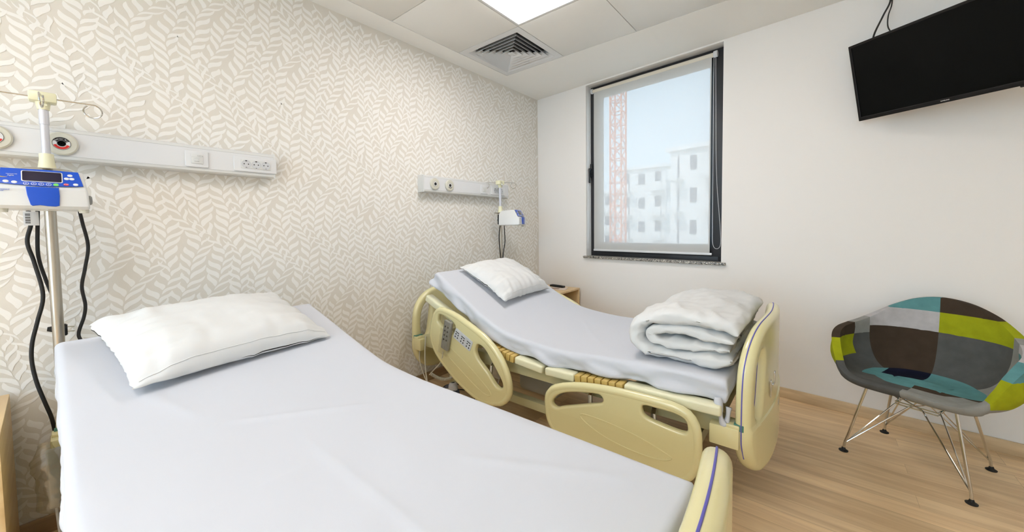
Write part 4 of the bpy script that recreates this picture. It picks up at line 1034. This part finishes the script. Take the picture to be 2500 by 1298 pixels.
# ------------------------------------------------------------------ patchwork armchair
ph = math.radians(156.6)
ch = thing('armchair', 'patchwork bucket armchair in lime, teal, brown and grey on chrome wire legs', 'armchair', (2.815, -.70, 0), ph)
rim_half = [(0, .235, .418), (.10, .240, .414), (.19, .238, .420), (.245, .225, .450), (.275, .205, .505), (.298, .178, .565), (.318, .130, .612), (.325, .06, .635), (.315, -.02, .648), (.292, -.10, .665), (.250, -.172, .700), (.185, -.222, .752), (.10, -.248, .795), (0, -.255, .812)]
full = [Vector((x*.945-.006*min(1, x/.2), y, z)) for x, y, z in rim_half]+[Vector((-x, y, z)) for x, y, z in rim_half[::-1][1:-1]]
rim = smoothpath(full, 8, True); NR = len(rim); NV = 30
PC = {'teal': (98, 148, 150), 'brown': (70, 58, 47), 'lime': (163, 168, 28), 'white': (190, 186, 186), 'charcoal': (92, 92, 90), 'grey': (150, 149, 144), 'navy': (20, 22, 42), 'seam': (176, 176, 160)}
pm = [mat('velvet_'+k, v, .9, var=.28, vscale=22, spec=.15, bump=.25, bscale=350) for k, v in PC.items()]; PI = {k: i for i, k in enumerate(PC)}
C0 = Vector((0, .01, .405))
def shellp(i, v):
    r = rim[i % NR]; f = 1-(1-v)**1.9; 
    up_ = max(0, r.z-.42); g = v**3.0
    x = r.x*f; y = C0.y+(r.y-C0.y)*f
    z = C0.z-.028*(1-(1-v)**2)*(1-v)*2+(r.z-C0.z)*(g if up_ > .03 else v**4)
    if r.z > .5 and r.y > -.16:
        fl = sstep(.5, .62, r.z)*sstep(-.16, -.05, r.y)
        x += math.copysign(fl*(.022*sstep(.8, 1, v)-.020), r.x)
    return Vector((x, y, z))
ZP = (.735, .628, .585, .588, .47, .625, .555, .44)
def patch(aa, ang, v, c):
    x, y, z = c
    if v < (.27 if aa < 66 else .40):
        if 0 < x < .15 and y < -.005: return 'navy'
        if x < -.0 and y > .070: return 'brown'
        return 'teal'
    if aa < 50: return 'charcoal' if x > 0 else 'grey'
    if aa > 118:
        if z > .735: return 'teal' if x > 0 else 'brown'
        if z > .628: return 'white' if x > 0 else 'lime'
        return 'brown' if x > 0 else 'charcoal'
    if ang > 0:
        if aa > 97: return 'grey' if z > .588 else 'charcoal'
        if z > .588: return 'brown'
        if z > .47: return 'lime'
        return 'charcoal'
    if aa > 108: return 'grey'
    if z > .625: return 'white'
    if z > .555: return 'teal'
    if z > .44: return 'lime'
    return 'grey'
vs = []
for k in range(NV+1):
    for i in range(NR): vs.append(shellp(i, k/NV))
bm = bmesh.new(); V = [bm.verts.new(v) for v in vs]; li = bm.faces.layers.int.new('cell')
for k in range(NV):
    for i in range(NR):
        if k == 0: continue
        j = (i+1) % NR
        F_ = bm.faces.new([V[w] for w in (k*NR+i, k*NR+j, (k+1)*NR+j, (k+1)*NR+i)]); F_[li] = k*NR+i
F_ = bm.faces.new([V[NR+i] for i in range(NR)]); F_[li] = 0
bmesh.ops.triangulate(bm, faces=[F_])
for v in V[:NR]: bm.verts.remove(v)
for co, no in [((0, 0, z), (0, 0, 1)) for z in sorted(set(ZP))]+[((0, 0, 0), (1, 0, 0)), ((.15, 0, 0), (1, 0, 0)), ((0, -.005, 0), (0, 1, 0)), ((0, .070, 0), (0, 1, 0))]:
    bmesh.ops.bisect_plane(bm, geom=bm.verts[:]+bm.edges[:]+bm.faces[:], plane_co=co, plane_no=no)
for F_ in bm.faces:
    q = F_[li]; k, i = q//NR, q % NR; r = (rim[i]+rim[(i+1) % NR])/2; ang = math.degrees(math.atan2(r.x, r.y-.01))
    F_.material_index = PI[patch(abs(ang), ang, (k+.5)/NV, F_.calc_center_median())]
bmesh.ops.dissolve_degenerate(bm, dist=.0025, edges=bm.edges[:])
bmesh.ops.recalc_face_normals(bm, faces=bm.faces[:])
me = bpy.data.meshes.new('seat_shell'); bm.to_mesh(me); bm.free()
for p in me.polygons: p.use_smooth = True
for x in pm: me.materials.append(x)
so = bpy.data.objects.new('seat_shell', me); C.objects.link(so); so.parent = ch
md = so.modifiers.new('s', 'SOLIDIFY'); md.thickness = .036; md.offset = 0; md.use_even_offset = False
bv = so.modifiers.new('b', 'BEVEL'); bv.width = .014; bv.segments = 4; bv.limit_method = 'ANGLE'; bv.angle_limit = math.radians(50)
so['label'] = 'upholstered shell of velvet patches'
# wire base
feet = [(-.222, .205), (.222, .205), (.195, -.215), (-.195, -.215)]
mount = [(-.15, .14), (.15, .14), (.13, -.12), (-.13, -.12)]
rg = [(-.075, .045), (.075, .045), (.075, -.055), (-.075, -.055)]
for (fx, fy), (mx_, my_) in zip(feet, mount):
    k = .94; l = MB().tube([(fx, fy, .012), (fx*.985, fy*.985, .045), (mx_, my_, .382)], .0062, 10).obj('leg', m_chrome, ch)
    MB().lathe([(.001, .0), (.019, .0), (.020, .004), (.010, .010), (.007, .020), (.001, .022)], (fx, fy, 0), 20).obj('foot_glide', m_rubber, l)
zr = .285
for i in range(4):
    fx, fy = feet[i]; base = Vector((fx*.96, fy*.96, .052))
    for j in (i, (i+1) % 4) if i % 2 == 0 else (i, (i-1) % 4):
        pass
    for j, mm in (((i+1) % 4, (i+1) % 4), ((i-1) % 4, (i-1) % 4)):
        rp = Vector((*rg[i], zr)).lerp(Vector((*rg[j], zr)), .35); mo = Vector((*mount[j], .385))
        MB().tube([base, base.lerp(rp, .97), rp, rp.lerp(mo, .06), mo.lerp(Vector((0, 0, .385)), .15)], .0034, 8).obj('wire_brace', m_chrome, ch)
for dz_ in (0, .012):
    MB().tube([(x, y, zr-.004+dz_) for x, y in rg], .0032, 8, closed=True).obj('wire_ring', m_chrome, ch)
